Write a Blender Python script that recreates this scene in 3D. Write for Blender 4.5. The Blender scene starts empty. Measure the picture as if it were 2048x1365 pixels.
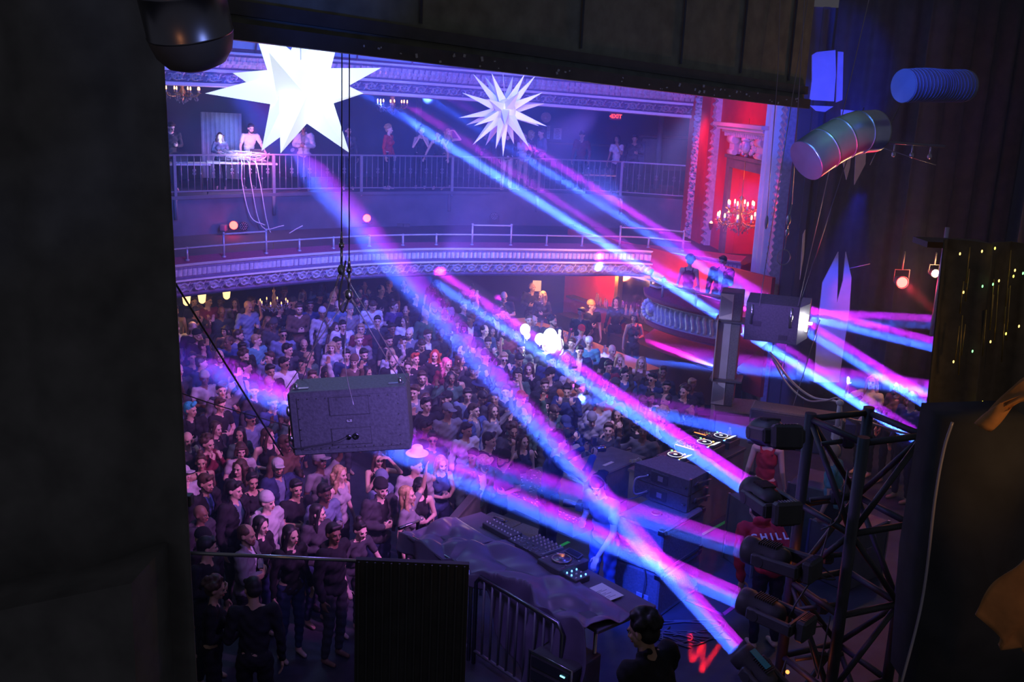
import bpy, bmesh, math, random
import numpy as np
from mathutils import Vector, Matrix, Euler, Quaternion
random.seed(7)
PI = math.pi
SC = bpy.context.scene
COL = SC.collection
# ---------------------------------------------------------------- camera
CAMZ, FPX = 6.6, 2000.0
TH, RO = math.atan(487/2000), .045
_c, _s, _cr, _sr = math.cos(TH), math.sin(TH), math.cos(RO), math.sin(RO)
_R0, _U0, FW = Vector((1,0,0)), Vector((0,_s,_c)), Vector((0,_c,-_s))
CR, CU = _R0*_cr+_U0*_sr, _U0*_cr-_R0*_sr
cam = bpy.data.cameras.new('camera'); cam.sensor_width = 36; cam.lens = FPX/2048*36
cam.clip_start = .05; cam.clip_end = 200
co = bpy.data.objects.new('camera', cam); COL.objects.link(co)
m = Matrix.Identity(4)
for i in range(3):
    m[i][0], m[i][1], m[i][2] = CR[i], CU[i], -FW[i]
m[2][3] = CAMZ
co.matrix_world = m
SC.camera = co
def ray(px, py): return FW + CR*((px-1024)/FPX) - CU*((py-682.5)/FPX)
def W(px, py, z):
    d = ray(px, py); t = (z-CAMZ)/d.z
    return Vector((d.x*t, d.y*t, z))
def D(px, py, t):
    d = ray(px, py)
    return Vector((d.x*t, d.y*t, CAMZ+d.z*t))
# ---------------------------------------------------------------- view, world
vs = SC.view_settings
vs.view_transform = 'Standard'; vs.look = 'None'; vs.gamma = 1; vs.use_curve_mapping = False
vs.exposure = 0.0
SC.cycles.use_denoising = True
SC.cycles.max_bounces = 5; SC.cycles.diffuse_bounces = 2; SC.cycles.glossy_bounces = 2
SC.cycles.transmission_bounces = 3; SC.cycles.volume_bounces = 0; SC.cycles.transparent_max_bounces = 6
SC.cycles.sample_clamp_indirect = 3; SC.cycles.sample_clamp_direct = 0
SC.cycles.caustics_reflective = False; SC.cycles.caustics_refractive = False
SC.cycles.use_adaptive_sampling = True; SC.cycles.adaptive_threshold = .02
wd = bpy.data.worlds.new('night'); SC.world = wd; wd.use_nodes = True
wd.node_tree.nodes['Background'].inputs[0].default_value = (.78,.78,.98,1)
wd.node_tree.nodes['Background'].inputs[1].default_value = .056
# ---------------------------------------------------------------- lights
def aim(o, to):
    o.rotation_euler = (Vector(to)-o.location).to_track_quat('-Z','Y').to_euler()
def spot(loc, to, col, power, deg=30, blend=.3, radius=.1, name='spot_light_source'):
    l = bpy.data.lights.new(name, 'SPOT'); l.color = col; l.energy = power
    l.spot_size = math.radians(deg); l.spot_blend = blend; l.shadow_soft_size = radius
    o = bpy.data.objects.new(name, l); COL.objects.link(o); o.location = Vector(loc); aim(o, to); return o
def area(loc, to, col, power, size=2., name='area_light_source'):
    l = bpy.data.lights.new(name, 'AREA'); l.color = col; l.energy = power; l.size = size
    o = bpy.data.objects.new(name, l); COL.objects.link(o); o.location = Vector(loc); aim(o, to); return o
def point(loc, col, power, r=.05, name='bulb_light_source'):
    l = bpy.data.lights.new(name, 'POINT'); l.color = col; l.energy = power; l.shadow_soft_size = r
    o = bpy.data.objects.new(name, l); COL.objects.link(o); o.location = Vector(loc); return o
BLUE, VIO, MAG, RED = (.02,.14,1), (.35,.12,1), (.9,.03,.85), (1,.01,.06)
# beams of the moving heads: (lens point, aim point, blue share, magenta share)
def DY(px, py, y):
    d = ray(px, py); return Vector((d.x*y/d.y, y, CAMZ+d.z*y/d.y))
S0, S1, S2, S3, S4 = DY(1518,862,8), DY(1497,975,8), DY(1482,1095,8), DY(1474,1196,8), DY(1472,1296,8)
BEAMS = [
 (S1, D(870,552,24), 1.5, 1.4), (S4, D(585,300,13.2), 2.0, 1.9), (S3, D(400,722,14.5), 1.5, 1.6), (S2, D(500,782,13.5), .4, 1.0),
 (D(2080,1030,12.5), D(800,215,27), 4.6, .6), (D(2080,945,12.8), D(1030,290,26), 1.6, 1.3),
 (D(2080,742,13), D(1160,515,25), 1.0, .9), (D(2080,655,13.2), D(1150,610,25), .15, .7), (D(2080,805,12.9), D(1165,690,23), 1.1, .9),
 (S0, D(1120,775,21), .3, .1)]
POW = 56
def beam(loc, to, col, power, size=.12, spread=.85):
    l = bpy.data.lights.new('beam_light_source', 'AREA'); l.shape = 'DISK'; l.size = size; l.color = col; l.energy = power; l.spread = math.radians(spread)
    o = bpy.data.objects.new('beam_light_source', l); COL.objects.link(o); o.location = Vector(loc); aim(o, to); return o
for a, b, kb, km in BEAMS:
    d = (b-a).normalized(); side = d.cross(Vector((0,0,1))).normalized(); up = side.cross(d)
    L = (b-a).length
    off = up*.04
    sp = .85 if L > 12 else 2.4
    if a.x < 2.6: kb, km = kb*.62, km*.62
    if kb: beam(a-off, b-up*L*.010, (.04,.12,1), POW*kb, spread=sp)
    if km: beam(a+off, b+up*L*.010, (.62,.02,1), POW*km*.46, spread=sp)
# house washes
spot((-1,14,9.2), (-1.5,27,4.2), (.02,.09,1), 9500, 95, 1, .5)
spot((1.5,14.5,5.2), (-4.5,25,6.6), (.16,.22,1), 2600, 60, .6, .12)
spot((-1.0,14.0,4.4), (3.0,27,6.4), (.45,.14,1), 1700, 50, .7, .12)
spot((-1.5,14,7.5), (-1.5,22.5,2.8), (.42,.18,.9), 1100, 75, .6, .12)
spot((1.5,14.5,8), (-2,20,1.5), (.07,.08,1), 1700, 100, 1, .4)
spot(DY(540,330,5.4), DY(640,35,7.6), (.02,.12,1), 70, 26, 1, .1)  # spot added for the blue glow on the header board
spot((2.4,9.2,6.0), (-2.6,12.5,1.3), (.68,.18,.95), 1500, 40, .9, .12)
# ---------------------------------------------------------------- haze
def nt(m): m.use_nodes = True; return m.node_tree
hz = bpy.data.materials.new('haze'); t = nt(hz); t.nodes.clear()
o_ = t.nodes.new('ShaderNodeOutputMaterial'); v_ = t.nodes.new('ShaderNodeVolumeScatter')
v_.inputs['Color'].default_value = (.42,.60,1,1); v_.inputs['Density'].default_value = .017; v_.inputs['Anisotropy'].default_value = .1
t.links.new(v_.outputs[0], o_.inputs['Volume'])
# ---------------------------------------------------------------- materials
def mat(name, col, rough=.6, metal=0, noise=.15, scale=8, bump=0, spec=.5, emit=None, es=0, alpha=None, objcol=False, coat=0, trans=0):
    m = bpy.data.materials.new(name); t = nt(m); n = t.nodes; l = t.links
    b = n['Principled BSDF']; b.inputs['Roughness'].default_value = rough; b.inputs['Metallic'].default_value = metal
    b.inputs['Specular IOR Level'].default_value = spec; b.inputs['Coat Weight'].default_value = coat
    b.inputs['Transmission Weight'].default_value = trans
    tx = n.new('ShaderNodeTexCoord'); nz = n.new('ShaderNodeTexNoise'); nz.inputs['Scale'].default_value = scale; nz.inputs['Detail'].default_value = 3
    l.new(tx.outputs['Object'], nz.inputs['Vector'])
    mr = n.new('ShaderNodeMapRange'); mr.inputs['To Min'].default_value = 1-noise*1.6; mr.inputs['To Max'].default_value = 1+noise*1.6
    l.new(nz.outputs['Fac'], mr.inputs['Value'])
    mx = n.new('ShaderNodeMix'); mx.data_type = 'RGBA'; mx.blend_type = 'MULTIPLY'; mx.inputs['Factor'].default_value = 1
    if objcol:
        oi = n.new('ShaderNodeObjectInfo'); l.new(oi.outputs['Color'], mx.inputs['A'])
    else: mx.inputs['A'].default_value = (*col, 1)
    l.new(mr.outputs[0], mx.inputs['B']); l.new(mx.outputs['Result'], b.inputs['Base Color'])
    if bump:
        bp = n.new('ShaderNodeBump'); bp.inputs['Strength'].default_value = bump; bp.inputs['Distance'].default_value = .02
        l.new(nz.outputs['Fac'], bp.inputs['Height']); l.new(bp.outputs[0], b.inputs['Normal'])
    if emit:
        b.inputs['Emission Color'].default_value = (*emit, 1); b.inputs['Emission Strength'].default_value = es
    return m
M = {}
def mk(k, *a, **kw): M[k] = mat(k, *a, **kw)
mk('plaster', (.62,.58,.66), .6, noise=.12, scale=3, bump=.1)
mk('ornament', (.58,.54,.62), .26, noise=.3, scale=14, spec=.8)
mk('strip', (.85,.82,.88), .4, noise=.05)
mk('wall_paint', (.12,.12,.15), .8, noise=.3, scale=2.2)
mk('dark_wall', (.05,.05,.07), .8, noise=.3, scale=2)
mk('carpet', (.30,.06,.12), .95, noise=.3, scale=30)
mk('red_wall', (.55,.03,.05), .55, noise=.2, scale=3)
mk('red_trim', (.6,.12,.12), .4, noise=.2, scale=10)
mk('black_cloth', (.12,.12,.13), .9, noise=.25, scale=6, spec=.2)
mk('velvet', (.17,.165,.155), .95, noise=.3, scale=5, spec=.15)
mk('black_paint', (.085,.085,.09), .5, noise=.3, scale=6)
mk('speaker_black', (.13,.13,.15), .65, noise=.3, scale=40, bump=.3)
mk('board', (.26,.27,.20), .8, noise=.35, scale=5, bump=.3)
mk('floor_dark', (.04,.045,.055), .55, noise=.5, scale=4)
mk('wood', (.09,.05,.035), .5, noise=.3, scale=4)
mk('metal', (.55,.55,.6), .3, 1, noise=.1)
mk('duct', (.6,.62,.7), .28, .88, noise=.12, scale=6, bump=.15)
mk('lamp_metal', (.22,.22,.26), .3, 1, noise=.1)
mk('rail_paint', (.5,.45,.5), .35, .4)
mk('iron', (.22,.22,.28), .4, .3)
mk('ornament_shade', (.22,.16,.27), .5, noise=.3, scale=14)  # darker copy of ornament, paints shade into the recesses of the relief
mk('wing_velvet', (.065,.065,.07), .95, noise=.3, scale=5, spec=.1)
mk('star_paper', (.88,.88,.92), .7, noise=.02)
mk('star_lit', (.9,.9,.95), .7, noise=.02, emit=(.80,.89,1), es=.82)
mk('truss', (.07,.07,.075), .5, .3)
mk('white', (.75,.75,.78), .6)
mk('grille', (.4,.4,.48), .5, .3, noise=.1)
mk('glass', (.8,.85,.9), .08, noise=.02, trans=.8)
mk('paper', (.8,.8,.8), .8, noise=.03)
mk('screen_dark', (.02,.02,.03), .2)
mk('mirror', (.3,.3,.3), .1, 1)
mk('gold', (.5,.35,.12), .35, .8)
mk('bar_top', (.5,.28,.12), .35)
mk('blue_flat', (.30,.30,.36), .8, noise=.15, scale=6)
def emis(k, col, s): mk(k, (.02,.02,.02), .5, emit=col, es=s)
emis('em_red', (1,.05,.04), 12); emis('em_exit', (1,.05,.03), 3); emis('em_candle', (1,.35,.12), 14); emis('em_white', (1,.97,.9), 25)
emis('em_amber', (1,.6,.15), 3); emis('em_green', (.3,1,.35), 2); emis('em_cyan', (.25,.85,1), 2.5); emis('em_orange', (1,.25,.05), 3)
emis('em_warm', (1,.55,.2), 3); emis('em_blue', (.1,.3,1), 4); emis('em_yellow', (.9,.8,.1), 3); emis('em_pink', (1,.2,.6), 8); emis('em_screen', (.8,.9,1), 2.2)
# ---------------------------------------------------------------- mesh helpers
class MB:
    def __init__(s): s.bm = bmesh.new(); s.mi = 0
    def _add(s, vs, fs, mi=0, smooth=False):
        bv = [s.bm.verts.new(v) for v in vs]
        for f in fs:
            try:
                q = s.bm.faces.new([bv[i] for i in f]); q.material_index = mi; q.smooth = smooth
            except ValueError: pass
        return bv
    def box(s, c, d, mi=0, M4=None, bev=0):
        x, y, z = d[0]/2, d[1]/2, d[2]/2
        vs = [Vector((sx*x, sy*y, sz*z)) for sz in (-1,1) for sy in (-1,1) for sx in (-1,1)]
        fs = [(0,2,3,1),(4,5,7,6),(0,1,5,4),(2,6,7,3),(0,4,6,2),(1,3,7,5)]
        T = Matrix.Translation(Vector(c)) @ (M4 or Matrix.Identity(4))
        if bev:
            b = bmesh.new(); bv = [b.verts.new(v) for v in vs]
            for f in fs: b.faces.new([bv[i] for i in f])
            bmesh.ops.bevel(b, geom=list(b.edges), offset=bev, segments=1, affect='EDGES')
            b.verts.index_update()
            s._add([T @ v.co for v in b.verts], [[v.index for v in f.verts] for f in b.faces], mi); b.free()
        else: s._add([T @ v for v in vs], fs, mi)
        return s
    def hexa(s, b4, t4, mi=0):   # four base corners, four top corners, same order
        s._add([Vector(v) for v in b4]+[Vector(v) for v in t4], [(3,2,1,0),(4,5,6,7),(0,1,5,4),(1,2,6,5),(2,3,7,6),(3,0,4,7)], mi); return s
    def tube(s, pts, r, n=8, mi=0, caps=True, rs=None):
        pts = [Vector(p) for p in pts]; rings = []; prev = None
        for i, p in enumerate(pts):
            a = pts[max(i-1,0)]; b = pts[min(i+1,len(pts)-1)]; d = (b-a)
            d = d.normalized() if d.length > 1e-9 else Vector((0,0,1))
            if prev is None:
                u = d.orthogonal().normalized()
            else:
                u = prev - d*prev.dot(d); u = u.normalized() if u.length > 1e-6 else d.orthogonal().normalized()
            prev = u; w = d.cross(u); rr = rs[i] if rs else r
            rings.append([s.bm.verts.new(p + (u*math.cos(2*PI*k/n) + w*math.sin(2*PI*k/n))*rr) for k in range(n)])
        for a, b in zip(rings, rings[1:]):
            for k in range(n):
                f = s.bm.faces.new((a[k], a[(k+1)%n], b[(k+1)%n], b[k])); f.material_index = mi; f.smooth = True
        if caps:
            for r_, rev in ((rings[0],True),(rings[-1],False)):
                f = s.bm.faces.new(list(reversed(r_)) if rev else r_); f.material_index = mi
        return s
    def cyl(s, a, b, r, n=16, mi=0, r2=None): return s.tube([a,b], r, n, mi, rs=[r, r if r2 is None else r2])
    def lathe(s, prof, c=(0,0,0), n=24, mi=0, M4=None, smooth=True):  # prof: (radius, height) list
        T = Matrix.Translation(Vector(c)) @ (M4 or Matrix.Identity(4)); rings = []
        for r, h in prof:
            rings.append([s.bm.verts.new(T @ Vector((max(r,1e-4)*math.cos(2*PI*k/n), max(r,1e-4)*math.sin(2*PI*k/n), h))) for k in range(n)])
        for a, b in zip(rings, rings[1:]):
            for k in range(n):
                f = s.bm.faces.new((a[k], a[(k+1)%n], b[(k+1)%n], b[k])); f.material_index = mi; f.smooth = smooth
        return s
    def ell(s, c, r, mi=0, rot=None, u=14, v=9):
        R = rot.to_4x4() if rot else Matrix.Identity(4); c = Vector(c)
        vs = [c + (R @ Vector((r[0]*math.sin(PI*j/v)*math.cos(2*PI*i/u), r[1]*math.sin(PI*j/v)*math.sin(2*PI*i/u), r[2]*math.cos(PI*j/v)))) for j in range(1,v) for i in range(u)]
        vs += [c + R @ Vector((0,0,r[2])), c + R @ Vector((0,0,-r[2]))]; n = len(vs)
        fs = [(j*u+i, (j+1)*u+i, (j+1)*u+(i+1)%u, j*u+(i+1)%u) for j in range(v-2) for i in range(u)]
        fs += [(n-2, i, (i+1)%u) for i in range(u)] + [(n-1, (v-2)*u+(i+1)%u, (v-2)*u+i) for i in range(u)]
        s._add(vs, fs, mi, True); return s
    def cap(s, a, b, r0, r1, mi=0, n=10):   # round cone
        a, b = Vector(a), Vector(b); d = b-a
        if d.length < 1e-6: return s.ell(a, (r0,)*3, mi)
        d = d.normalized(); pts = []; rs = []
        for k in range(4):
            an = PI/2*(1-k/3.); pts.append(a - d*r0*math.sin(an)); rs.append(max(r0*math.cos(an), .002))
        for k in range(4):
            an = PI/2*k/3.; pts.append(b + d*r1*math.sin(an)); rs.append(max(r1*math.cos(an), .002))
        return s.tube(pts, 0, n, mi, True, rs)
    def quad(s, a, b, c, d, mi=0, th=0):
        if not th: s._add([Vector(v) for v in (a,b,c,d)], [(0,1,2,3)], mi)
        else:
            a,b,c,d = [Vector(v) for v in (a,b,c,d)]; n = (b-a).cross(d-a).normalized()*th
            s.hexa((a-n,b-n,c-n,d-n), (a,b,c,d), mi)
        return s
    def mesh(s, name, mats):
        me = bpy.data.meshes.new(name); bmesh.ops.recalc_face_normals(s.bm, faces=s.bm.faces); s.bm.to_mesh(me); s.bm.free()
        for m_ in mats: me.materials.append(M[m_] if isinstance(m_, str) else m_)
        return me
    def build(s, name, mats, parent=None, loc=None, rot=None):
        if isinstance(mats, str): mats = [mats]
        o = bpy.data.objects.new(name, s.mesh(name, mats)); COL.objects.link(o)
        if parent: o.parent = parent
        if loc is not None: o.location = loc
        if rot is not None: o.rotation_euler = rot
        return o
def tag(o, label=None, cat=None, group=None, kind=None):
    for k, v in (('label',label),('category',cat),('group',group),('kind',kind)):
        if v: o[k] = v
    return o
def empty(name, loc, rz=0, label=None, cat=None, group=None):
    o = bpy.data.objects.new(name, None); COL.objects.link(o); o.location = Vector(loc)
    o.rotation_euler = (0,0,rz) if not isinstance(rz, (tuple, Euler)) else rz; o.empty_display_size = .1
    return tag(o, label, cat, group)
def copytree(o, parent=None, color=None):
    c = o.copy(); COL.objects.link(c); c.parent = parent
    for ch in list(o.children): copytree(ch, c)
    return c
def struct(name, mb, mats, **k): return tag(mb.build(name, mats, **k), kind='structure')
def frame_of(x, z):  # matrix with given X axis and Z-ish up
    x = Vector(x).normalized(); z = Vector(z); y = z.cross(x).normalized(); z = x.cross(y)
    return Matrix((( x.x,y.x,z.x,0),(x.y,y.y,z.y,0),(x.z,y.z,z.z,0),(0,0,0,1)))
def spline(pts, n):
    P = [Vector(p) for p in pts]; P = [P[0]*2-P[1]] + P + [P[-1]*2-P[-2]]; out = []
    m_ = len(P)-3
    for k in range(n+1):
        t = k/n*m_; i = min(int(t), m_-1); f = t-i; a,b,c,d = P[i:i+4]
        out.append(.5*((2*b)+(c-a)*f+(2*a-5*b+4*c-d)*f*f+(-a+3*b-3*c+d)*f**3))
    return out
def ribbon(path, vprof, disp, nu, rec=0):
    """path: 3D points (z = base height); vprof: list of (v, offset toward house, dz, mat); disp(u metres, v) -> metres"""
    P = spline(path, nu); s = [0]
    for a, b in zip(P, P[1:]): s.append(s[-1]+(b-a).length)
    mb = MB(); nv = len(vprof); vs = []
    for i, p in enumerate(P):
        a = P[max(i-1,0)]; b = P[min(i+1,nu)]; d = (b-a); d.z = 0; d.normalize(); n_ = Vector((d.y,-d.x,0))
        for v, off, dz, mi in vprof: vs.append(p + n_*(off+disp(s[i], v)) + Vector((0,0,dz)))
    bv = [mb.bm.verts.new(v) for v in vs]
    for i in range(nu):
        for j in range(nv-1):
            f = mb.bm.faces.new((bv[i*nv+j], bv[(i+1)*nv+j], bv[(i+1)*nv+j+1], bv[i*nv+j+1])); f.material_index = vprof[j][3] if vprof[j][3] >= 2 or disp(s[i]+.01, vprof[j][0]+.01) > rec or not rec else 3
    return mb
# ================================================================ the building
bmt = bpy.data.materials.new('added_beam_haze'); t = nt(bmt); t.nodes.clear()  # denser haze added only along the beams, so that they show
o_ = t.nodes.new('ShaderNodeOutputMaterial'); v_ = t.nodes.new('ShaderNodeVolumeScatter')
v_.inputs['Density'].default_value = .045; v_.inputs['Anisotropy'].default_value = .0
t.links.new(v_.outputs[0], o_.inputs['Volume'])
for a, b, kb, km in BEAMS:
    L = (b-a).length; q = .08+L*.022; mb = MB().tube([a, a.lerp(b,.8), a.lerp(b,.92), b], .1, 20, rs=[.10, q*.85, q*.8, .03])
    tag(mb.build('added_haze_plume', [bmt]), 'column of denser haze added along a moving head beam', 'haze', 'haze columns added along the light beams', 'stuff')
hb = MB().box((-2.9,21.4,4.6), (17.6,25.6,9.1)); o = tag(hb.build('haze', [hz]), 'thin stage haze filling the whole hall', 'haze', kind='stuff')
fl = MB().box((0,20,-.1), (34,40,.2)); struct('floor', fl, 'floor_dark')
# stage platform, its front edge runs from the near left to the far right
SZ = .9
s0, s1, s2_, s3_ = W(940,1150,SZ), W(1500,880,SZ), Vector((14,18.5,SZ)), Vector((14,2,SZ))
A = W(760,1365,SZ); E0 = Vector((-1.9,3,SZ)); pts = [A, W(905,1085,SZ), W(1190,935,SZ), W(1440,850,SZ), Vector((4.7,17.2,SZ)), Vector((14,17.2,SZ)), Vector((14,2,SZ)), E0]
mb = MB(); n = len(pts)
mb._add([p for p in pts]+[Vector((p.x,p.y,0)) for p in pts], [tuple(range(n))]+[(i,(i+1)%n,(i+1)%n+n,i+n) for i in range(n)])
struct('floor_stage', mb, 'floor_dark')
# side walls, rear wall, ceiling shell (real enclosure; the room behind the camera stays open stage house)
struct('wall_left', MB().box((-11.6,22,4.5), (.3,26,9.4)), 'dark_wall')
struct('wall_rear', MB().box((-1,34.6,4.5), (21,.3,9.4)), 'dark_wall')
# ---- proscenium wall on the house's far side: pilaster, niche wall, fluted frame
PB, PF = Vector((4.85,28.5,0)), Vector((5.60,20.9,0))   # rear and front end of the splayed wall
sd = (PF-PB).normalized(); wn = Vector((sd.y, -sd.x, 0)); wn = wn if wn.x < 0 else -wn
def wp(f, z, off=0): p = PB.lerp(PF, f); return Vector((p.x, p.y, z)) + wn*off
NF0, NF1, NZ0, NZ1 = .48, .81, 2.1, 5.18      # niche opening
mb = MB()
for f0,f1,z0,z1 in ((0,NF0,0,8.6),(NF1,1,0,8.6),(NF0,NF1,0,NZ0),(NF0,NF1,NZ1,8.6)):
    mb.hexa([wp(f0,z0,-.2),wp(f1,z0,-.2),wp(f1,z0),wp(f0,z0)], [wp(f0,z1,-.2),wp(f1,z1,-.2),wp(f1,z1),wp(f0,z1)])
struct('wall_right', mb, 'red_wall')
mb = MB()
mb.quad(wp(NF0-.02,NZ0,-1.2), wp(NF1+.02,NZ0,-1.2), wp(NF1+.02,NZ1+.1,-1.2), wp(NF0-.02,NZ1+.1,-1.2), th=.05)
for f in (NF0-.01, NF1+.01): mb.hexa([wp(f,NZ0,-1.2),wp(f+.012,NZ0,-1.2),wp(f+.012,NZ0,-.2),wp(f,NZ0,-.2)], [wp(f,NZ1,-1.2),wp(f+.012,NZ1,-1.2),wp(f+.012,NZ1,-.2),wp(f,NZ1,-.2)])
mb.hexa([wp(NF0,NZ1,-1.2),wp(NF1,NZ1,-1.2),wp(NF1,NZ1,-.2),wp(NF0,NZ1,-.2)], [wp(NF0,NZ1+.1,-1.2),wp(NF1,NZ1+.1,-1.2),wp(NF1,NZ1+.1,-.2),wp(NF0,NZ1+.1,-.2)])
mb.hexa([wp(NF0,NZ0-.1,-1.2),wp(NF1,NZ0-.1,-1.2),wp(NF1,NZ0-.1,-.2),wp(NF0,NZ0-.1,-.2)], [wp(NF0,NZ0,-1.2),wp(NF1,NZ0,-1.2),wp(NF1,NZ0,-.2),wp(NF0,NZ0,-.2)])
struct('wall_niche', mb, 'red_wall')
mb = MB()   # niche casing
for f0,f1,z0,z1,of in ((NF0-.035,NF0,NZ0,NZ1+.22,.09),(NF1,NF1+.035,NZ0,NZ1+.22,.09),(NF0,NF1,NZ1,NZ1+.22,.09),(NF0-.05,NF0-.035,NZ0,NZ1+.3,.05),(NF1+.035,NF1+.05,NZ0,NZ1+.3,.05),(NF0-.05,NF1+.05,NZ1+.22,NZ1+.3,.12)):
    mb.hexa([wp(f0,z0,.0),wp(f1,z0,.0),wp(f1,z0,of),wp(f0,z0,of)], [wp(f0,z1,.0),wp(f1,z1,.0),wp(f1,z1,of),wp(f0,z1,of)])
struct('trim_niche', mb, 'velvet')
# carved head panel over the niche: cornice shelf, dentils, brackets, mask with leaves
hd = empty('carved_overdoor', wp((NF0+NF1)/2, NZ1+.3), 0, 'carved grey pediment with a mask between two scroll brackets above the red niche', 'carving')
def wb(mb, f0,f1,z0,z1,o0,o1,mi=0): mb.hexa([wp(f0,z0,o0),wp(f1,z0,o0),wp(f1,z0,o1),wp(f0,z0,o1)], [wp(f0,z1,o0),wp(f1,z1,o0),wp(f1,z1,o1),wp(f0,z1,o1)], mi)
def wchild(mb, name, mats, par):
    o = mb.build(name, mats, par); o.matrix_parent_inverse = Matrix.Translation(-par.location) ; return o
mb = MB(); wb(mb,NF0-.08,NF1+.07,NZ1+.98,NZ1+1.06,0,.42); wb(mb,NF0-.065,NF1+.055,NZ1+.9,NZ1+.98,0,.34); wb(mb,NF0-.05,NF1+.04,NZ1+.84,NZ1+.9,0,.24)
wchild(mb,'shelf','plaster',hd)
mb = MB()
for i in range(22): f = NF0-.04+i*(NF1-NF0+.06)/22; wb(mb,f,f+.009,NZ1+.74,NZ1+.84,0,.2)
wchild(mb,'dentils','plaster',hd)
for f in (NF0+.01, NF1-.05):
    mb = MB(); wb(mb,f,f+.05,NZ1+.34,NZ1+.72,0,.16)
    for zz, r in ((.68,.1),(.38,.07)): mb.cyl(wp(f-.004,NZ1+zz,.14), wp(f+.054,NZ1+zz,.14), r, 12)
    wchild(mb,'bracket','plaster',hd)
mb = MB(); cz = NZ1+.56; fm = (NF0+NF1)/2
mb.ell(wp(fm,cz,.12),(.13,.13,.17)); mb.ell(wp(fm,cz-.02,.26),(.03,.03,.05)); mb.ell(wp(fm,cz+.15,.1),(.16,.16,.07))
rr = random.Random(3)
for i in range(60):
    a = rr.uniform(0,2*PI); r = rr.uniform(.2,.62); mb.ell(wp(fm+math.cos(a)*r/7.6*1.2, cz+math.sin(a)*r*.34-.03, .05), (.05,.06,.035+.03*rr.random()), u=7, v=5)
wchild(mb,'mask_relief','ornament',hd)
# pilaster: red ornate strips running floor to ceiling
def vstrip(name, f0, f1, z0, z1, off, mats, disp=None, nu=14, dz=.03, rec=None):
    mb = MB(); nv = int((z1-z0)/dz); L = (PF-PB).length
    g = [[mb.bm.verts.new(wp(f0+(f1-f0)*i/nu, z0+(z1-z0)*j/nv, off+(disp((f1-f0)*L*i/nu, (z0+(z1-z0)*j/nv)) if disp else 0))) for i in range(nu+1)] for j in range(nv+1)]
    for j in range(nv):
        for i in range(nu):
            q = mb.bm.faces.new((g[j][i],g[j][i+1],g[j+1][i+1],g[j+1][i]))
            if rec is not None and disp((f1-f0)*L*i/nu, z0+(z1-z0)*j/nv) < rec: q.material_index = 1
    for i, f in ((0,f0),(nu,f1)):
        e = [mb.bm.verts.new(wp(f,z0,0)), mb.bm.verts.new(wp(f,z1,0))]
        mb.bm.faces.new([e[0]]+[g[j][i] for j in range(nv+1)]+[e[1]])
    return struct(name, mb, mats)
def carved(w, amp=.09, per=.5):
    def d(u, z):
        x = (u/w-.5)*2; k = (z % per)/per*2-1
        r1 = math.hypot(x*.9, k*1.1); a = math.atan2(k, x)
        return amp*(.5*math.cos(r1*7)*math.exp(-r1) + .4*math.sin(a*5+r1*6)*(1-min(1,abs(x))) + .25*math.sin(z*41+u*23)) + .04*(1-x*x)
    return d
vstrip('trim_pilaster_edge', -.0,.057,0,8.6,.20,'red_wall')
vstrip('trim_pilaster', .057,.16,0,8.6,.16,['ornament','ornament_shade'], carved(.78,.11), 26, .025, .02)
vstrip('trim_pilaster_band', .16,.27,0,8.6,.22,'red_wall')
vstrip('trim_pilaster_bead', .27,.305,0,8.6,.12,'ornament', lambda u,z: .05*abs(math.sin(z*14))+.03*math.sin(z*37), 6, .025)
def flute(u, z): return .10*abs(math.cos(u*PI/.2))
vstrip('trim_proscenium_frame', .871,.958,0,8.6,.25,'strip', lambda u,z: .07*math.cos(u*2*PI/.28), 30, .4)
vstrip('trim_proscenium_rope', .958,.995,0,8.6,.22,'ornament', lambda u,z: .022*math.sin(z*44+u*14), 10, .018)
# return of the proscenium wall towards the wings (dark, blue lit) with pilaster edges
mb = MB(); mb.box((5.60+3.5,20.95,4.3), (7.,.3,8.6)); mb.box((5.60+.3,20.76,4.3), (.12,.1,8.6)); mb.box((5.60+.8,20.76,4.3), (.1,.1,8.6))
struct('wall_proscenium', mb, 'wall_paint')
# ---- lower balcony fascia
bt = [(180,560),(317,535),(500,517),(700,502),(850,497),(1000,497),(1150,499),(1298,502),(1385,506)]
BPATH = [W(x,y,3.15) for x,y in bt]; BPATH = [Vector((p.x,p.y,2.5)) for p in BPATH]
BPATH[-1] = Vector((5.2,22.9,2.5))
def bdisp(u, v):
    if 1 <= v <= 2: return .034*abs(math.sin(u*PI/.105))**.6*(1 if .12 < v-1 < .88 else .3)   # reeded upper band
    if 3 <= v <= 4:
        k = v-3; x = ((u/.34) % 1)*2-1; y = (k*2-1)*.9; r = math.hypot(x, y)
        ring = .07*math.exp(-((r-.55)/.13)**2)+.09*math.exp(-(r/.2)**2)
        leaf = .014*math.sin(math.atan2(y,x)*6+r*5)*(1 if r > .68 else .4)
        return (ring+leaf)*min(1,(k*(1-k))*14)
    return 0
prof = [(0,.0,.65,2),(.2,.02,.64,2),(.9,.02,.615,2),(.95,-.02,.60,1)]
prof += [(1+i/14, -.02-.02*i/14, .60-.02-.19*i/14, 1) for i in range(15)]
prof += [(2.1,.0,.375,1),(2.2,.06,.37,1),(2.3,.06,.355,2),(2.8,.05,.315,2),(2.9,.0,.31,1)]
prof += [(3+i/22, -.03-.10*(i/22)**1.5, .305-.255*i/22, 1) for i in range(23)]
prof += [(4.1,-.12,.045,1),(4.2,-.10,.03,1),(4.9,-.12,.0,1),(5,-.5,-.02,1)]
# indices: make slim white strip at top
prof[0] = (0,-.05,.66,2); prof[1] = (.2,.05,.66,2)
struct('trim_balcony_fascia', ribbon(BPATH, prof, bdisp, 900, .012), ['ornament','ornament','strip','ornament_shade'])
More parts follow.
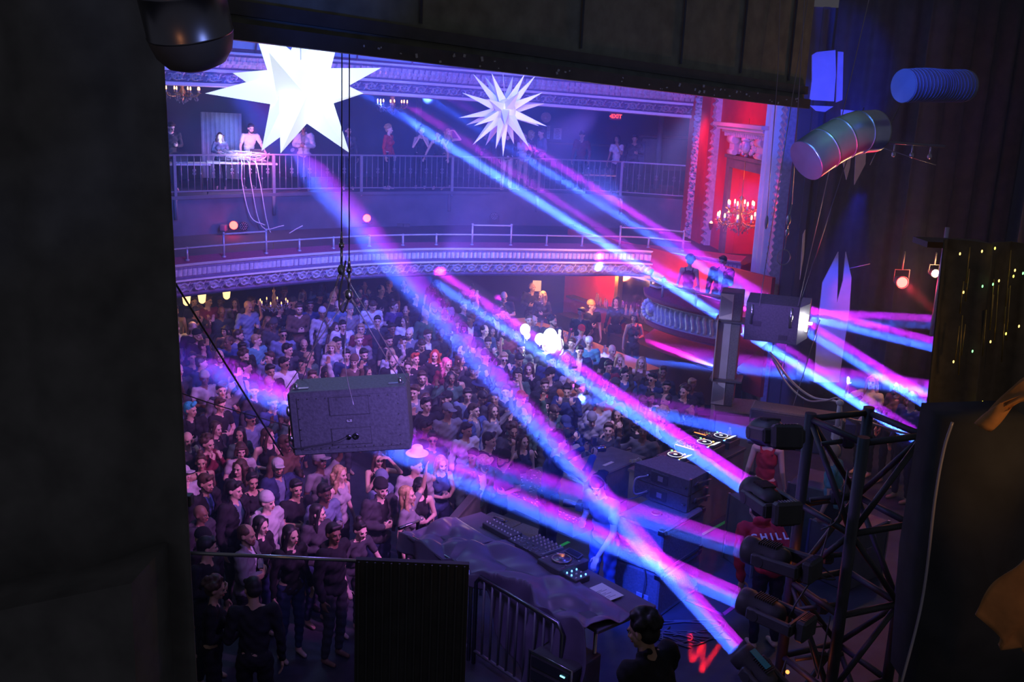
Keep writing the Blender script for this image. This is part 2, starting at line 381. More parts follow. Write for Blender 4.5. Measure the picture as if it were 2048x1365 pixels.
# rim carpet and deck behind it
def offset_path(path, off):
    P = spline(path, 60); out = []
    for i, p in enumerate(P):
        a, b = P[max(i-1,0)], P[min(i+1,len(P)-1)]; d = (b-a); d.z = 0; d.normalize(); out.append(p+Vector((-d.y,d.x,0))*off)
    return P, out
P, Q = offset_path(BPATH, .35); mb = MB()
for i in range(60):
    mb.quad(P[i]+Vector((0,0,.66)), P[i+1]+Vector((0,0,.66)), Q[i+1]+Vector((0,0,.74)), Q[i]+Vector((0,0,.74)))
struct('trim_balcony_carpet', mb, 'carpet')
P, Q = offset_path(BPATH, .33); _, Q2 = offset_path(BPATH, 6.5); mb = MB()
for i in range(60):
    for z in (.55, 0.0): mb.quad(P[i]+Vector((0,0,z)), P[i+1]+Vector((0,0,z)), Q2[i+1]+Vector((0,0,z)), Q2[i]+Vector((0,0,z)))
struct('floor_balcony', mb, 'dark_wall')
# ---- upper gallery
gp = [(180,405),(303,395),(550,386),(800,383),(950,383),(1100,386),(1250,391.5),(1392,400)]
GPATH = [W(x,y,4.0) for x,y in gp]; GPATH[-1] = Vector((5.05,28.4,4.0))
GP = spline(GPATH, 60)
mb = MB()
for i in range(60):
    a, b = GP[i], GP[i+1]
    mb.quad(Vector((a.x,a.y,2.9)), Vector((b.x,b.y,2.9)), Vector((b.x,b.y,3.93)), Vector((a.x,a.y,3.93)))
struct('wall_gallery_front', mb, 'wall_paint')
mb = MB()
for i in range(60):
    a, b = GP[i], GP[i+1]; f = Vector((0,-.06,0))
    mb.hexa([Vector((a.x,a.y,3.92))+f, Vector((b.x,b.y,3.92))+f, Vector((b.x,34.5,3.92)), Vector((a.x,34.5,3.92))],
            [Vector((a.x,a.y,4))+f, Vector((b.x,b.y,4))+f, Vector((b.x,34.5,4)), Vector((a.x,34.5,4))])
struct('floor_gallery', mb, 'wall_paint')
for k, x in enumerate((351, 548, 898, 1075, 1240)):   # vertical conduits below the rail
    g = DY(x, 405, 26); q = min(spline(GPATH,200), key=lambda v: abs(v.x-g.x*v.y/26)); struct('trim_conduit', MB().cyl((q.x,q.y-.05,3.92),(q.x,q.y-.05,3.45),.045,8), 'wall_paint')
# ---- cornice
cp = [(180,80),(297,91),(550,110),(800,131),(1100,157),(1399,186)]
# path follows the gallery front, a little nearer
def on_plan(px, py, dy=-.25):  # point of the sight line above the gallery edge
    d = ray(px, py); best = None
    for g in spline(GPATH, 300):
        e = abs(g.x - d.x*(g.y+dy)/d.y)
        if best is None or e < best[0]: best = (e, g)
    g = best[1]; t = (g.y+dy)/d.y
    return Vector((d.x*t, g.y+dy, CAMZ+d.z*t))
ctop = [on_plan(x,y) for x,y in ((303,92),(550,110),(800,131),(1100,157),(1392,186))]
cbot = [on_plan(x,y) for x,y in ((303,168),(550,178),(800,192),(1100,213),(1392,237))]
ext = lambda P: [P[0]+(P[0]-P[1])*.9]+P
cbot = ext(cbot); ctop = ext(ctop)
CH = sum((a-b).z for a,b in zip(ctop,cbot))/len(cbot)
def cdisp(u, v):
    if 1 <= v <= 2: return .06*abs(math.sin(u*PI/.16))**.5*(1 if .1<v-1<.9 else .2) + (.03 if abs(v-1.55)<.12 else 0)*abs(math.cos(u*PI/.08))
    if 3 <= v <= 4:
        k = v-3; x = ((u/.46) % 1)*2-1; y = (k*2-1)*.75; r = math.hypot(x, y)
        return (.09*math.exp(-((r-.5)/.12)**2)+.11*math.exp(-(r/.18)**2)+.02*math.sin(math.atan2(y,x)*6+r*6))*min(1,(k*(1-k))*12)
    return 0
cpf = [(0,.0,CH+.02,2),(.1,.22,CH+.02,2),(.3,.22,CH-.03,2),(.5,.17,CH-.04,0)]
cpf += [(1+i/16, .17-.20*(i/16), CH*(1-.06-.42*i/16), 0) for i in range(17)]
cpf += [(2.2,.02,CH*.50,2),(2.3,.02,CH*.42,2),(2.4,-.03,CH*.41,0)]
cpf += [(3+i/18, -.05-.08*(i/18), CH*(.40-.30*i/18), 0) for i in range(19)]
cpf += [(4.2,-.06,CH*.09,2),(4.5,-.06,0,2),(4.8,-.12,-.02,1),(5,-.7,-.02,1)]
struct('trim_cornice', ribbon(cbot, cpf, cdisp, 900, .018), ['ornament','dark_wall','strip','ornament_shade'])
# attic wall and ribs of the dome above the cornice, and ceiling over the gallery
mb = MB(); CT = spline(ctop, 60)
for i in range(60):
    a, b = CT[i], CT[i+1]
    mb.quad(a+Vector((0,.25,0)), b+Vector((0,.25,0)), b+Vector((0,1.2,2.3)), a+Vector((0,1.2,2.3)))
struct('ceiling_dome', mb, 'plaster')
mb = MB()
for i in range(60):
    a, b = CT[i], CT[i+1]; mb.quad(a+Vector((0,.2,0)), b+Vector((0,.2,0)), b+Vector((0,.24,.09)), a+Vector((0,.24,.09)))
struct('trim_dome_carpet', mb, 'carpet')
for i in range(2,60,5):
    a = CT[i]; rb = MB().tube([a+Vector((0,.1,.0)), a+Vector((0,.3,.5)), a+Vector((0,1.0,2.2))], .022, 6)
    struct('trim_dome_rib', rb, 'carpet')
mb = MB(); CB = spline(cbot, 60)
for i in range(60):
    a, b = CB[i], CB[i+1]; mb.quad(a+Vector((0,.5,0)), b+Vector((0,.5,0)), Vector((b.x,34.5,b.z)), Vector((a.x,34.5,a.z)))
struct('ceiling_gallery', mb, 'dark_wall')
# rear wall of the gallery
mb = MB()
for i in range(60):
    a, b = GP[i], GP[i+1]; mb.quad(Vector((a.x*1.12,a.y+4.8,3.9)), Vector((b.x*1.12,b.y+4.8,3.9)), Vector((b.x*1.12,b.y+4.8,7)), Vector((a.x*1.12,a.y+4.8,7)))
struct('wall_gallery_rear', mb, 'dark_wall')
# wall under the balcony at the back of the floor
mb = MB(); mb.box((-4.9,28.8,1.4), (12.6,.2,2.8)); mb.box((1.35,30.9,1.4),(.2,4.2,2.8)); mb.box((4,33,1.4),(6,.2,2.8)); struct('wall_under_balcony', mb, 'dark_wall')
# raised floor under the balcony
struct('floor_terrace', MB().box((-1,24.8,.12), (18,7.6,.24)), 'floor_dark')
# ---- left masking curtain
def curtain(name, a, b, z0, z1, amp, per, mats, label=None, cat='curtain', nu=60, seed=0, group=None, lean=0):
    r = random.Random(seed); mb = MB(); a, b = Vector(a), Vector(b); d = (b-a); L = d.length; d.normalize(); n_ = Vector((d.y,-d.x,0))
    ph = [r.uniform(0,6) for _ in range(4)]; g = []
    for j in range(9):
        z = z0+(z1-z0)*j/8; row = []
        for i in range(nu+1):
            u = L*i/nu; w = amp*(math.sin(u*2*PI/per+ph[0])+.5*math.sin(u*2*PI/per*.43+ph[1]+.3*j*.2)+.25*math.sin(u*2*PI/per*2.3+ph[2]))
            row.append(mb.bm.verts.new(Vector((a.x,a.y,z))+d*(u+lean*(z1-z))+n_*w))
        g.append(row)
    for j in range(8):
        for i in range(nu): q = mb.bm.faces.new((g[j][i],g[j][i+1],g[j+1][i+1],g[j+1][i])); q.smooth = True
    o = mb.build(name, mats); sm = o.modifiers.new('thickness','SOLIDIFY'); sm.thickness = .012
    return tag(o, label, cat, group)
c1 = D(297,60,4.6); c2 = D(378,1365,4.9)
curtain('stage_curtain', (c1.x-2.9,c1.y-.6,0), (c1.x+.02,c1.y,0), 1.2, 9.5, .045, .62, 'velvet', 'tall black velour leg curtain closing off the near side of the stage', nu=90, seed=3, lean=.016)
# ---- black valance board above the opening
va, vb = D(180,40,6.6), D(1606,214,13.2)
vd = (vb-va); vd.z = 0; vd.normalize(); vn = Vector((vd.y,-vd.x,0))
up = Vector((0,0,1))
mb = MB(); k = Vector((0,0,4.2)); mb.hexa([va,vb,vb-vn*.1,va-vn*.1],[va+k,vb+k,vb+k-vn*.1,va+k-vn*.1])
L = (vb-va).length
vo = empty('header_board', va, 0, 'dark board header spanning above the opening, with scraps of tape on its lower edge', 'header')
def vchild(mb, name, mats, par=vo): o = mb.build(name, mats, par); o.matrix_parent_inverse = Matrix.Translation(-par.location); return o
vchild(mb,'board',['board'])
mb = MB()
for t in (.0,):
    mb.hexa([va+vn*.10-up*.02, vb+vn*.10-up*.02, vb+vn*.0-up*.02, va-up*.02],[va+vn*.10+up*.10, vb+vn*.10+up*.10, vb+up*.10, va+up*.10])
    mb.hexa([va+vn*.05+up*.16, vb+vn*.05+up*.16, vb+up*.16, va+up*.16],[va+vn*.05+up*.26, vb+vn*.05+up*.26, vb+up*.26, va+up*.26])
vchild(mb,'edge_beam',['black_paint'])
for f in (.30,.52,.70,.83,.95):
    p = va.lerp(vb,f)+vn*.02+up*.3; vchild(MB().box(p+up*1.9,(.02,.03,3.8)),'joint_batten','black_paint')
mb = MB(); r = random.Random(5)
for i in range(46):
    f = r.uniform(.22,.97); p = va.lerp(vb,f)+vn*.115+up*r.uniform(0,.09); q = r.uniform(.008,.022)
    mb.box(p,(q,.006,q*r.uniform(.6,2)),M4=Matrix.Rotation(r.uniform(-.6,.6),4,'Y'))
tp = vchild(mb,'tape_scraps','white'); tp['kind'] = 'stuff'
# ================================================================ house fittings
GF = spline(GPATH, 400)
def gal(px, off=0, py=400):   # plan point on the gallery on this bearing, off metres behind its edge
    d = ray(px, py); g = min(GF, key=lambda v: abs(v.x-d.x*v.y/d.y)); y = g.y+off
    return Vector((d.x*y/d.y, y, 4.0))
def gz(px, py, off):          # height seen at (px,py) on that plan point
    p = gal(px, off, py); d = ray(px, py); return CAMZ+d.z*p.y/d.y
posts = [292, 351, 548, 722, 903, 1076, 1240, 1392]
bay = ['nearest the black curtain','in front of the bright tangle of cables','left of the man in the cap','below the woman in the red jacket','under the small many-pointed star','beside the couple near the posters','nearest the red pilaster']
for k in range(len(posts)-1):
    a, b = gal(posts[k], .03), gal(posts[k+1], .03); d = b-a; L = d.length; ang = math.atan2(d.y, d.x)
    r = empty('balcony_railing', a, ang, 'wrought iron gallery railing section '+bay[k], 'railing', 'sections of the gallery railing')
    MB().box((L/2,0,.95),(L,.05,.04)).build('top_rail','iron',r); MB().box((L/2,0,.10),(L,.03,.03)).build('bottom_rail','iron',r)
    MB().box((0,0,.42),(.07,.07,1.06)).ell((0,0,-.1),(.06,.06,.05)).build('post','iron',r)
    n = max(3, int(L/.155)); bm0 = None
    for i in range(1, n):
        if i % 3 == 1 or i < 4:
            mb = MB().cyl((0,0,.1),(0,0,.94),.011,5)
            if i % 3 == 0:
                for sx in (-1,1):
                    for zz in (-1,1): mb.tube([(sx*(.012+.03*math.sin(t)), 0, .55+zz*(.018+.045*t/3)) for t in (0,.8,1.6,2.4,3.2)], .009, 5)
            else: mb.ell((0,0,.5 if i%3==1 else .36),(.022,.022,.035),u=6,v=5)
        o = mb.build('baluster','iron',r,loc=(i*L/n,0,0)) if (i%3==1 or i<4) else None
        if o is None:
            o = bpy.data.objects.new('baluster', bm0[(i)%3]); COL.objects.link(o); o.parent = r; o.location = (i*L/n,0,0)
        else:
            bm0 = bm0 or {}; bm0[i%3] = o.data
# pipe rail on the balcony rim
PR, _ = offset_path(BPATH, 0); PRL = spline(BPATH, 400)
def rim(px, z, off=.2, py=490):
    d = ray(px, py); g = min(PRL, key=lambda v: abs(v.x-d.x*v.y/d.y)); return Vector((g.x, g.y+off, z))
pr = empty('pipe_rail', rim(700,3.2), 0, 'low pale metal pipe rail with short posts following the rim of the curved balcony', 'railing')
def pch(mb, name, mats, par=pr, **k): o = mb.build(name, mats, par); o.matrix_parent_inverse = Matrix.Translation(-par.location); return o
xs = [300]+list(range(330,1380,25))+[1385]
pch(MB().tube([rim(x,3.44) for x in xs], .02, 8), 'rail', 'rail_paint')
for a, b in ((441,526),(942,1021),(1241,1368)):
    pch(MB().tube([rim(x,3.66) for x in range(a,b+1,12)]+[rim(b,3.66)], .02, 8), 'raised_rail', 'rail_paint')
for x in (366,441,526,595,665,735,803,872,942,1021,1093,1166,1241,1300,1368):
    t = 3.70 if x in (441,526,942,1021,1241,1368) else 3.46
    p = rim(x,3.15); pch(MB().cyl(p, (p.x,p.y,t), .024, 8).ell((p.x,p.y,3.2),(.045,.045,.03)).ell((p.x,p.y,t-.02),(.032,.032,.03)), 'rail_post', 'rail_paint')
# par cans on the wall under the gallery
def par(px, py, lit, lab, off=-.35):
    p = gal(px, off); d = ray(px, py); z = CAMZ+d.z*p.y/d.y
    r = empty('par_can', (p.x,p.y,z), 0, lab, 'stage light', 'round lamps along the wall under the gallery')
    mb = MB().lathe([(.001,.14),(.07,.14),(.09,.08),(.115,-.06),(.115,-.08),(.10,-.08)], M4=Matrix.Rotation(PI/2,4,'X')@Matrix.Rotation(PI,4,'X'), n=18); mb.build('housing','black_paint',r)
    MB().cyl((0,-.075,0),(0,-.085,0),.1,18).build('lens','em_red' if lit else 'screen_dark',r)
    mb = MB()
    if not lit:
        for ring, nn in ((.03,1),(.045,6),(.08,12)):
            for q in range(nn): mb.ell((ring*math.cos(q*2*PI/nn)*(nn>1),-.09,ring*math.sin(q*2*PI/nn)*(nn>1)),(.011,.008,.011),u=6,v=4)
        mb.build('led_lenses','white',r)
    MB().tube([(-.13,0,0),(-.13,0,-.15),(.13,0,-.15),(.13,0,0)],.008,5).build('yoke','black_paint',r)
    MB().cyl((0,0,-.15),(0,.3,-.15),.012,6).build('arm','black_paint',r)
    if lit: point((p.x,p.y-.25,z), RED, 6, .06)
par(468,450,1,'round wall lamp glowing red just above the raised pipe rail')
par(488,452,0,'unlit round lamp beside the red one above the raised pipe rail')
par(735,436,1,'small round wall lamp glowing pink red where the widest beam crosses')
par(990,432,0,'unlit round lamp in the middle of the gallery wall')
par(1250,446,0,'unlit round lamp near the red pilaster end of the gallery wall')
for px,py,lab in ((808,453,'pair of dark outlet boxes low on the gallery wall'),(1152,455,'dark outlet box low on the gallery wall below the bright beams')):
    p = gal(px,-.06); d = ray(px,py); z = CAMZ+d.z*p.y/d.y
    tag(MB().box((-.09,0,0),(.16,.09,.15),bev=.01).box((.09,0,0),(.16,.09,.15),bev=.01).build('outlet_box','black_paint',loc=(p.x,p.y,z)),lab,'outlet box')
p = gal(446,-.2); tag(MB().box((0,0,0),(.15,.2,.16),bev=.015).box((0,-.11,0),(.1,.02,.1)).build('junction_box','wall_paint',loc=(p.x,p.y,gz(446,456,-.2))),'grey box on the gallery wall beside the red lamp','box')
# ---- chandeliers
def chandelier(loc, R, lab, lit=14, arms=8, scale=1., tiers=2, lk=None):
    r = empty('chandelier', loc, 0, lab, 'chandelier'); rr = random.Random(int(loc[0]*100))
    MB().lathe([(.01,R*1.9),(.012,R*1.2),(.05*R/.4,R*1.1),(.02,R*.9),(.07*R/.4,R*.55),(.03,R*.35),(.09*R/.4,R*.1),(.03,-.1*R),(.05,-.25*R),(.005,-.42*R)],n=12).build('stem','gold',r)
    MB().cyl((0,0,R*1.9),(0,0,R*4.6),.008,5).build('chain','gold',r)
    for tr in range(tiers):
        RR = R*(1-.42*tr); n = arms-2*tr; z0 = tr*R*.55
        for k in range(n):
            a = 2*PI*k/n+.3*tr; c, s = math.cos(a), math.sin(a)
            P = [(0,0,z0+.1*R),(RR*.35*c,RR*.35*s,z0-.12*R),(RR*.8*c,RR*.8*s,z0-.14*R),(RR*c,RR*s,z0+.05*R)]
            mb = MB().tube(spline(P,8),.011*R/.4,5); mb.lathe([(.001,0),(.05*R/.4,.02*R),(.055*R/.4,.05*R)],c=(RR*c,RR*s,z0+.03*R),n=8); arm = mb.build('arm','gold',r)
            cb = MB().cyl((RR*c,RR*s,z0+.05*R),(RR*c,RR*s,z0+.24*R),.016*R/.4,6); cb.build('candle','white',arm)
            MB().ell((RR*c,RR*s,z0+.31*R),(.017*R/.4,.017*R/.4,.05*R/.4),u=6,v=5).build('bulb',lk or 'em_candle',arm)
            mb = MB()
            for q in range(6):
                qx = RR*(.75+.3*rr.random()); qz = z0-.08*R-.3*R*rr.random(); mb.ell((qx*c+.03*rr.uniform(-1,1),qx*s+.03*rr.uniform(-1,1),qz),(.012*R/.4,.012*R/.4,.03*R/.4),u=5,v=4)
            mb.build('crystal_drops','glass',arm)
    mb = MB()
    for k in range(80):
        a = rr.uniform(0,2*PI); q = rr.random()**.6; mb.ell((R*.8*q*math.cos(a),R*.8*q*math.sin(a),-R*(.62-.55*q)+.1*R*rr.random()),(.014*R/.4,.014*R/.4,.024*R/.4),u=5,v=4)
    g = mb.build('crystal_garland','glass',r); g['kind'] = 'stuff'
    return r
p = wp(.64,3.98,.1)
chandelier(p, .52, 'large crystal chandelier with red glowing candles inside the red niche', arms=10)
point(wp(.655,4.2,-.45), (1,.06,.04), 60, .25); point(wp(.62,4.1,.55), (1,.25,.2), 14, .2)
g = gal(372,1.6); chandelier((g.x,g.y,gz(372,188,1.6)), .42, 'crystal chandelier with pinkish candles hanging over the table of laptops', arms=8, tiers=1)
g = gal(782,2.2); chandelier((g.x,g.y,gz(782,212,2.2)), .42, 'crystal chandelier with bare red bulbs hanging beside the large lit star', arms=8, tiers=1)
# ---- gallery rear: curtained window, columns, posters, exit sign, shelf
def onrear(px, py, off=4.6): p = gal(px, off, py); return Vector((p.x,p.y,gz(px,py,off)))
a = onrear(413,300); b = onrear(500,226)
mb = MB(); 
for i in range(17): mb.cyl((a.x+(b.x-a.x)*i/16, a.y+.02*(i%2)-.3, 4.02),(a.x+(b.x-a.x)*i/16,a.y+.02*(i%2)-.3,b.z),.055,6)
tag(mb.build('window_curtain','white'),'pale pleated window curtain behind the seated figure on the gallery','curtain')
spot(a+Vector((1.5,-3.5,.5)), (a+b)/2-Vector((.3,0,0)), (.25,.35,1), 420, 24, .8)
for px in (834,1310): 
    a = onrear(px,400,3.2); o = MB().cyl((a.x,a.y,4),(a.x,a.y,6.6),.09,12).build('column','wall_paint'); tag(o,'slim round column at the back of the gallery '+('left of the small star' if px<1000 else 'near the red pilaster'),'column')
c = onrear(1231,233,4.5)
r = empty('exit_sign', c, 0, 'small red lit EXIT sign with an arrow on the gallery wall', 'sign')
MB().box((0,0,0),(.42,.05,.24),bev=.01).build('housing','black_paint',r)
cu = bpy.data.curves.new('exit_lettering','FONT'); cu.body = 'EXIT'; cu.size = .17; cu.extrude = .004; cu.align_x = 'CENTER'; cu.align_y = 'CENTER'; cu.materials.append(M['em_exit'])
o = bpy.data.objects.new('lettering', cu); COL.objects.link(o); o.parent = r; o.location = (.03,-.035,0); o.rotation_euler = (PI/2,0,0); cu.offset = .004
MB().quad((-.2,-.03,0),(-.16,-.03,.04),(-.16,-.03,0),(-.16,-.03,-.04)).build('arrow','em_exit',r)
point(c+Vector((0,-.2,0)), RED, 1.5)
for px,py,w,h,lab in ((1097,265,.10,.42,'tall narrow pale notice on the gallery wall'),(1115,268,.26,.36,'white poster with rows of dark print on the gallery wall'),(1033,225,.01,.01,None)):
    if lab:
        c = onrear(px,py,4.55); r = tag(MB().box((0,0,0),(w,.02,h)).build('poster','paper',loc=c),lab,'poster'); mb = MB()
        for i in range(int(h/.05)-1): mb.box((0.0,-.014,h/2-.05-i*.05),(w*.7*(.6+.4*((i*7)%5)/5),.005,.012))
        mb.build('print','black_paint',r)
c = onrear(1092,235,4.5); tag(MB().lathe([(.001,.02),(.16,.02),(.17,0)],M4=Matrix.Rotation(PI/2,4,'X'),n=20).ell((0,-.03,0),(.05,.03,.05)).build('wall_clock','white',loc=c),'round pale disc with a dark centre on the gallery wall beside the star','wall disc')
c = onrear(1345,275,3.6); mb = MB().box((0,0,.0),(2.1,.4,.08),bev=.02).box((0,.05,-.12),(1.9,.3,.1)).box((-.7,.1,-.65),(.25,.2,1)).box((.7,.1,-.65),(.25,.2,1)).box((0,.2,-.6),(1.4,.05,.9))
tag(mb.build('mantelpiece','wood',loc=c),'dark carved mantel against the gallery wall near the red pilaster','mantelpiece')
c = onrear(1180,290,4.4); tag(MB().box((0,0,0),(3.4,.25,.06)).build('wall_shelf','wood',loc=c),'long dark shelf along the gallery wall under the poster','shelf')
# tables on the gallery
def table(p, w, d, h, lab, mats=('white','black_paint'), rz=0, legs=True, cloth=False):
    r = empty('folding_table', p, rz, lab, 'table'); MB().box((0,0,h-.03),(w,d,.05),bev=.008).build('tabletop',mats[0],r)
    if cloth: MB().box((0,0,(h-.06)/2),(w-.03,d-.03,h-.06)).build('tablecloth',mats[1],r)
    else:
        for sx in (-1,1):
            for sy in (-1,1): MB().cyl((sx*(w/2-.08),sy*(d/2-.06),0),(sx*(w/2-.08),sy*(d/2-.06),h-.05),.015,6).build('leg',mats[1],r)
    return r
def laptop(p, rz, lab, lidang=110, lit=True):
    r = empty('laptop', p, rz, lab, 'laptop'); MB().box((0,0,.01),(.34,.24,.02),bev=.004).build('keyboard_base','lamp_metal',r)
    l = MB().box((0,.0,.115),(.34,.012,.23),bev=.003).build('lid','lamp_metal',r,loc=(0,.12,.02)); l.rotation_euler = (-.25,0,0)
    MB().box((0,-.008,.115),(.31,.004,.2)).build('screen','em_screen' if lit else 'screen_dark',l)
    return r
g = gal(352,.6); table(g, 1.55, .6, .74, 'white edged folding table with a laptop and gear behind the gallery railing', rz=.55)
g2 = gal(485,.6); table(g2, 1.7, .6, .74, 'folding table heaped with glowing cables behind the gallery railing', rz=.35)
laptop(gal(362,.62)+Vector((0,0,.74)), PI+.5, 'dark laptop open on the white edged gallery table')
laptop(gal(515,.6)+Vector((0,0,.82)), PI+.3, 'open laptop in front of the brightly lit bearded man')
tag(MB().box((0,0,.04),(.3,.25,.08),bev=.01).box((0,0,.1),(.24,.2,.04)).build('mixer_box','lamp_metal',loc=gal(318,.6)+Vector((0,0,.74))),'small dark box of controls at the curtain end of the laptop table','mixer')
mb = MB(); rr = random.Random(11); c0 = g2+Vector((.15,-.05,.8))
for i in range(26):
    P = [c0+Vector((rr.uniform(-.75,.55), rr.uniform(-.3,.1), rr.uniform(-.03,.22))) for _ in range(4)]
    mb.tube(spline(P,10), .009, 4)
o = tag(mb.build('cable_tangle','white'),'bright tangle of pale cables spilling over the gallery table','cables',kind='stuff')
for j in range(3):
    s_ = gal(485+14*j,-.06); s_.z = 4.75
    P = [g2+Vector((0.1*j,-.1,.78)), s_, s_+Vector((.05*j,0,-.5)), s_+Vector((.2+.1*j,-.02,-1.3-.25*j)), s_+Vector((.55+.3*j,.0,-1.5))]
    tag(MB().tube(spline(P,20),.013,5).build('hanging_cable','white'),['pale cable hanging straight from the bright gallery table','pale cable hooking sideways below the bright gallery table','longest pale cable hanging down to the balcony from the gallery table'][j],'cable')
c_ = g2+Vector((.35,-.75,1.2)); point(c_, (.35,.5,1), 90, .1); point(g2+Vector((.75,-.6,1.1)), (1,.12,.6), 90, .1)
g = gal(1195,.55); table(g, .95, .5, .55, 'low table crowded with glasses behind the gallery railing', ('metal','black_paint'), .1)
rr = random.Random(4)
for i in range(11):
    q = g+Vector((-.4+.08*i, rr.uniform(-.15,.15), .55)); h = rr.choice((.12,.16,.24))
    o = MB().lathe([(.028,0),(.032,h*.6),(.03 if h<.2 else .012,h)],n=8).build('drinking_glass','glass',loc=q)
    tag(o,'clear glass on the low gallery table','glass','glasses on the low gallery table')
# ---- under the balcony: lamps, bar
def lantern(px,py,z,lab,s=1):
    p = W(px,py,z); r = empty('wall_lantern', p, 0, lab, 'lamp', 'warm lamps under the balcony')
    MB().lathe([(.03,-.12),(.07,-.08),(.09,.08),(.05,.14)],n=10).build('shade','em_warm',r); MB().cyl((0,0,.14),(0,0,.5),.008,5).build('cord','iron',r)
for px,py,lab in ((325,606,'warm lamp nearest the black curtain under the balcony'),(373,600,'small warm lamp second from the black curtain under the balcony'),(404,596,'bright warm lamp over the man in the dark tee under the balcony'),(453,588,'small warm lamp farthest from the black curtain under the balcony')): lantern(px,py,2.15,lab)
point(W(390,600,2.2)+Vector((0,0,.15)), (1,.5,.18), 26, .15)
p = W(548,606,2.0); chandelier((p.x,p.y,1.95), .3, 'small warm chandelier glowing among the heads under the balcony', arms=8, tiers=1, lk='em_warm')
# bar counter: runs away from us along the right wall
BA, BB = W(1020,640,1.12), W(1268,742,1.12)
bd = (BB-BA).normalized(); bn = Vector((bd.y,-bd.x,0)); bn = -bn if bn.y < 0 else bn   # towards the back bar
B0 = Vector((BA.x,BA.y,0)); BL = (BB-BA).length; bang = math.atan2(bd.y,bd.x)
r = empty('bar_counter', B0, bang, 'long bar counter with a warm glowing top in the corner under the balcony', 'bar counter')
sy = 1 if (Matrix.Rotation(bang,3,'Z') @ Vector((0,1,0))).dot(bn) > 0 else -1
MB().box((BL/2,.3*sy,1.09),(BL+.2,.75,.06),bev=.01).build('counter_top','bar_top',r)
MB().box((BL/2,.3*sy,.53),(BL,.6,1.06)).build('counter_body','wood',r)
r2 = empty('back_bar', B0, bang, 'back bar with bottle shelves and a framed mirror against the red lit wall', 'shelves')
MB().box((BL/2,2.15*sy,.5),(BL+1.5,.5,1.0)).build('cabinet','wood',r2)
MB().box((BL/2,2.3*sy,1.45),(BL+1.5,.25,.05)).build('shelf','wood',r2)
MB().box((BL/2,2.5*sy,1.9),(BL+2.5,.1,2.6)).build('back_panel','red_wall',r2)
fr = MB()
for z in (1.3,2.5): fr.box((BL*.40,2.38*sy,z),(1.7,.12,.14))
for x in (-.8,.8): fr.box((BL*.40+x,2.38*sy,1.9),(.14,.12,1.3))
f_ = fr.build('mirror_frame','gold',r2); MB().box((BL*.40,2.41*sy,1.9),(1.5,.03,1.1)).build('mirror','mirror',f_)
rot = Matrix.Rotation(bang,4,'Z')
def bloc(x,y,z): return B0+(rot@Vector((x,y*sy,z)))
point(bloc(BL*.75,1.9,2.35), (1,.10,.05), 80, .2); point(bloc(BL*.15,1.9,2.3), (1,.20,.09), 60, .2); point(bloc(BL*.5,.5,2.2), (1,.45,.18), 50, .2); point(bloc(BL*.1,.6,2.1), (1,.45,.18), 34, .2)
rr = random.Random(9); bmesh_b = []
for k in range(3):
    h = (.26,.3,.23)[k]; bmesh_b.append(MB().lathe([(.001,0),(.036,0),(.036,h*.6),(.014,h*.78),(.014,h),(.001,h)],n=8).mesh('bottle',['glass' if k else 'bar_top']))
for i in range(40):
    o = bpy.data.objects.new('bottle', bmesh_b[rr.randrange(3)]); COL.objects.link(o); o.location = bloc(.5+(BL+.2)*i/40, 2.28+rr.uniform(-.05,.05), 1.475 if i%4 else 1.475)
    tag(o,'bottle standing in the row on the back bar shelf','bottle','bottles on the back bar shelf')
for i in range(18):
    h = .12; o = MB().lathe([(.026,0),(.033,h)],n=8).build('drinking_glass','glass',loc=bloc(.3+BL*.9*rr.random(), rr.uniform(.05,.5), 1.12)); tag(o,'clear glass standing on the glowing bar top','glass','glasses on the bar top')
for px,py,z in ((1075,590,1.9),(907,573,2.0)):
    p = W(px,py,z); tag(MB().box((0,0,0),(.22,.01,.28)).build('wall_notice','paper',loc=(p.x,28.68,p.z) if px < 1000 else tuple(p+Vector((0,1.2,0)))),'pale notice on the dark wall '+('beside the bar' if px>1000 else 'left of the bar under a beam'),'notice')
# ---- box balcony on the right wall
bc = [W(x,y,2.9) for x,y in ((1297,574),(1302,588),(1330,600),(1375,612),(1428,623),(1480,630))]
bc = [Vector((p.x,p.y,2.26)) for p in bc]
p_ = [(0,0,.72,0),(.2,.1,.72,0),(.5,.1,.66,0),(.6,.04,.64,0),(1,.04,.60,0),(1.1,-.02,.58,1)]
p_ += [(2+i/20, -.03, .56-.40*i/20, 1) for i in range(21)]
p_ += [(3.2,.02,.14,0),(3.4,.06,.12,0),(3.6,.06,.04,0),(3.8,.0,.0,0),(4,-.25,-.1,0),(4.2,-.6,-.16,0)]
def gdisp(u, v):
    if 2 <= v <= 3:
        k = v-2; s = math.sin((u/.14)*2*PI + .9*math.sin(k*2*PI)); return .035*abs(s)**.4*(1 if s>0 else -1)*min(1,k*(1-k)*16)
    return 0
p_ = [(a,b,c*.88,d) for a,b,c,d in p_]
struct('trim_box_balcony', ribbon(bc, p_, gdisp, 260), ['carpet','ornament'])
P = spline(bc, 40); mb = MB()
for i in range(40):
    a, b = P[i], P[i+1]; mb.quad(Vector((a.x,a.y,1.85)), Vector((b.x,b.y,1.85)), wp(.3+.7*(i+1)/40,1.85), wp(.3+.7*i/40,1.85))
    c0, c1 = a.lerp(wp(.3+.7*i/40,0),.22), b.lerp(wp(.3+.7*(i+1)/40,0),.22)
    mb.quad(a+Vector((0,0,.63)), b+Vector((0,0,.63)), Vector((c1.x,c1.y,2.93)), Vector((c0.x,c0.y,2.93)))
struct('floor_box_balcony', mb, 'carpet')
br = empty('brass_rail', P[8]+Vector((0,0,.8)), 0, 'thick pale handrail on short posts around the small box balcony', 'railing')
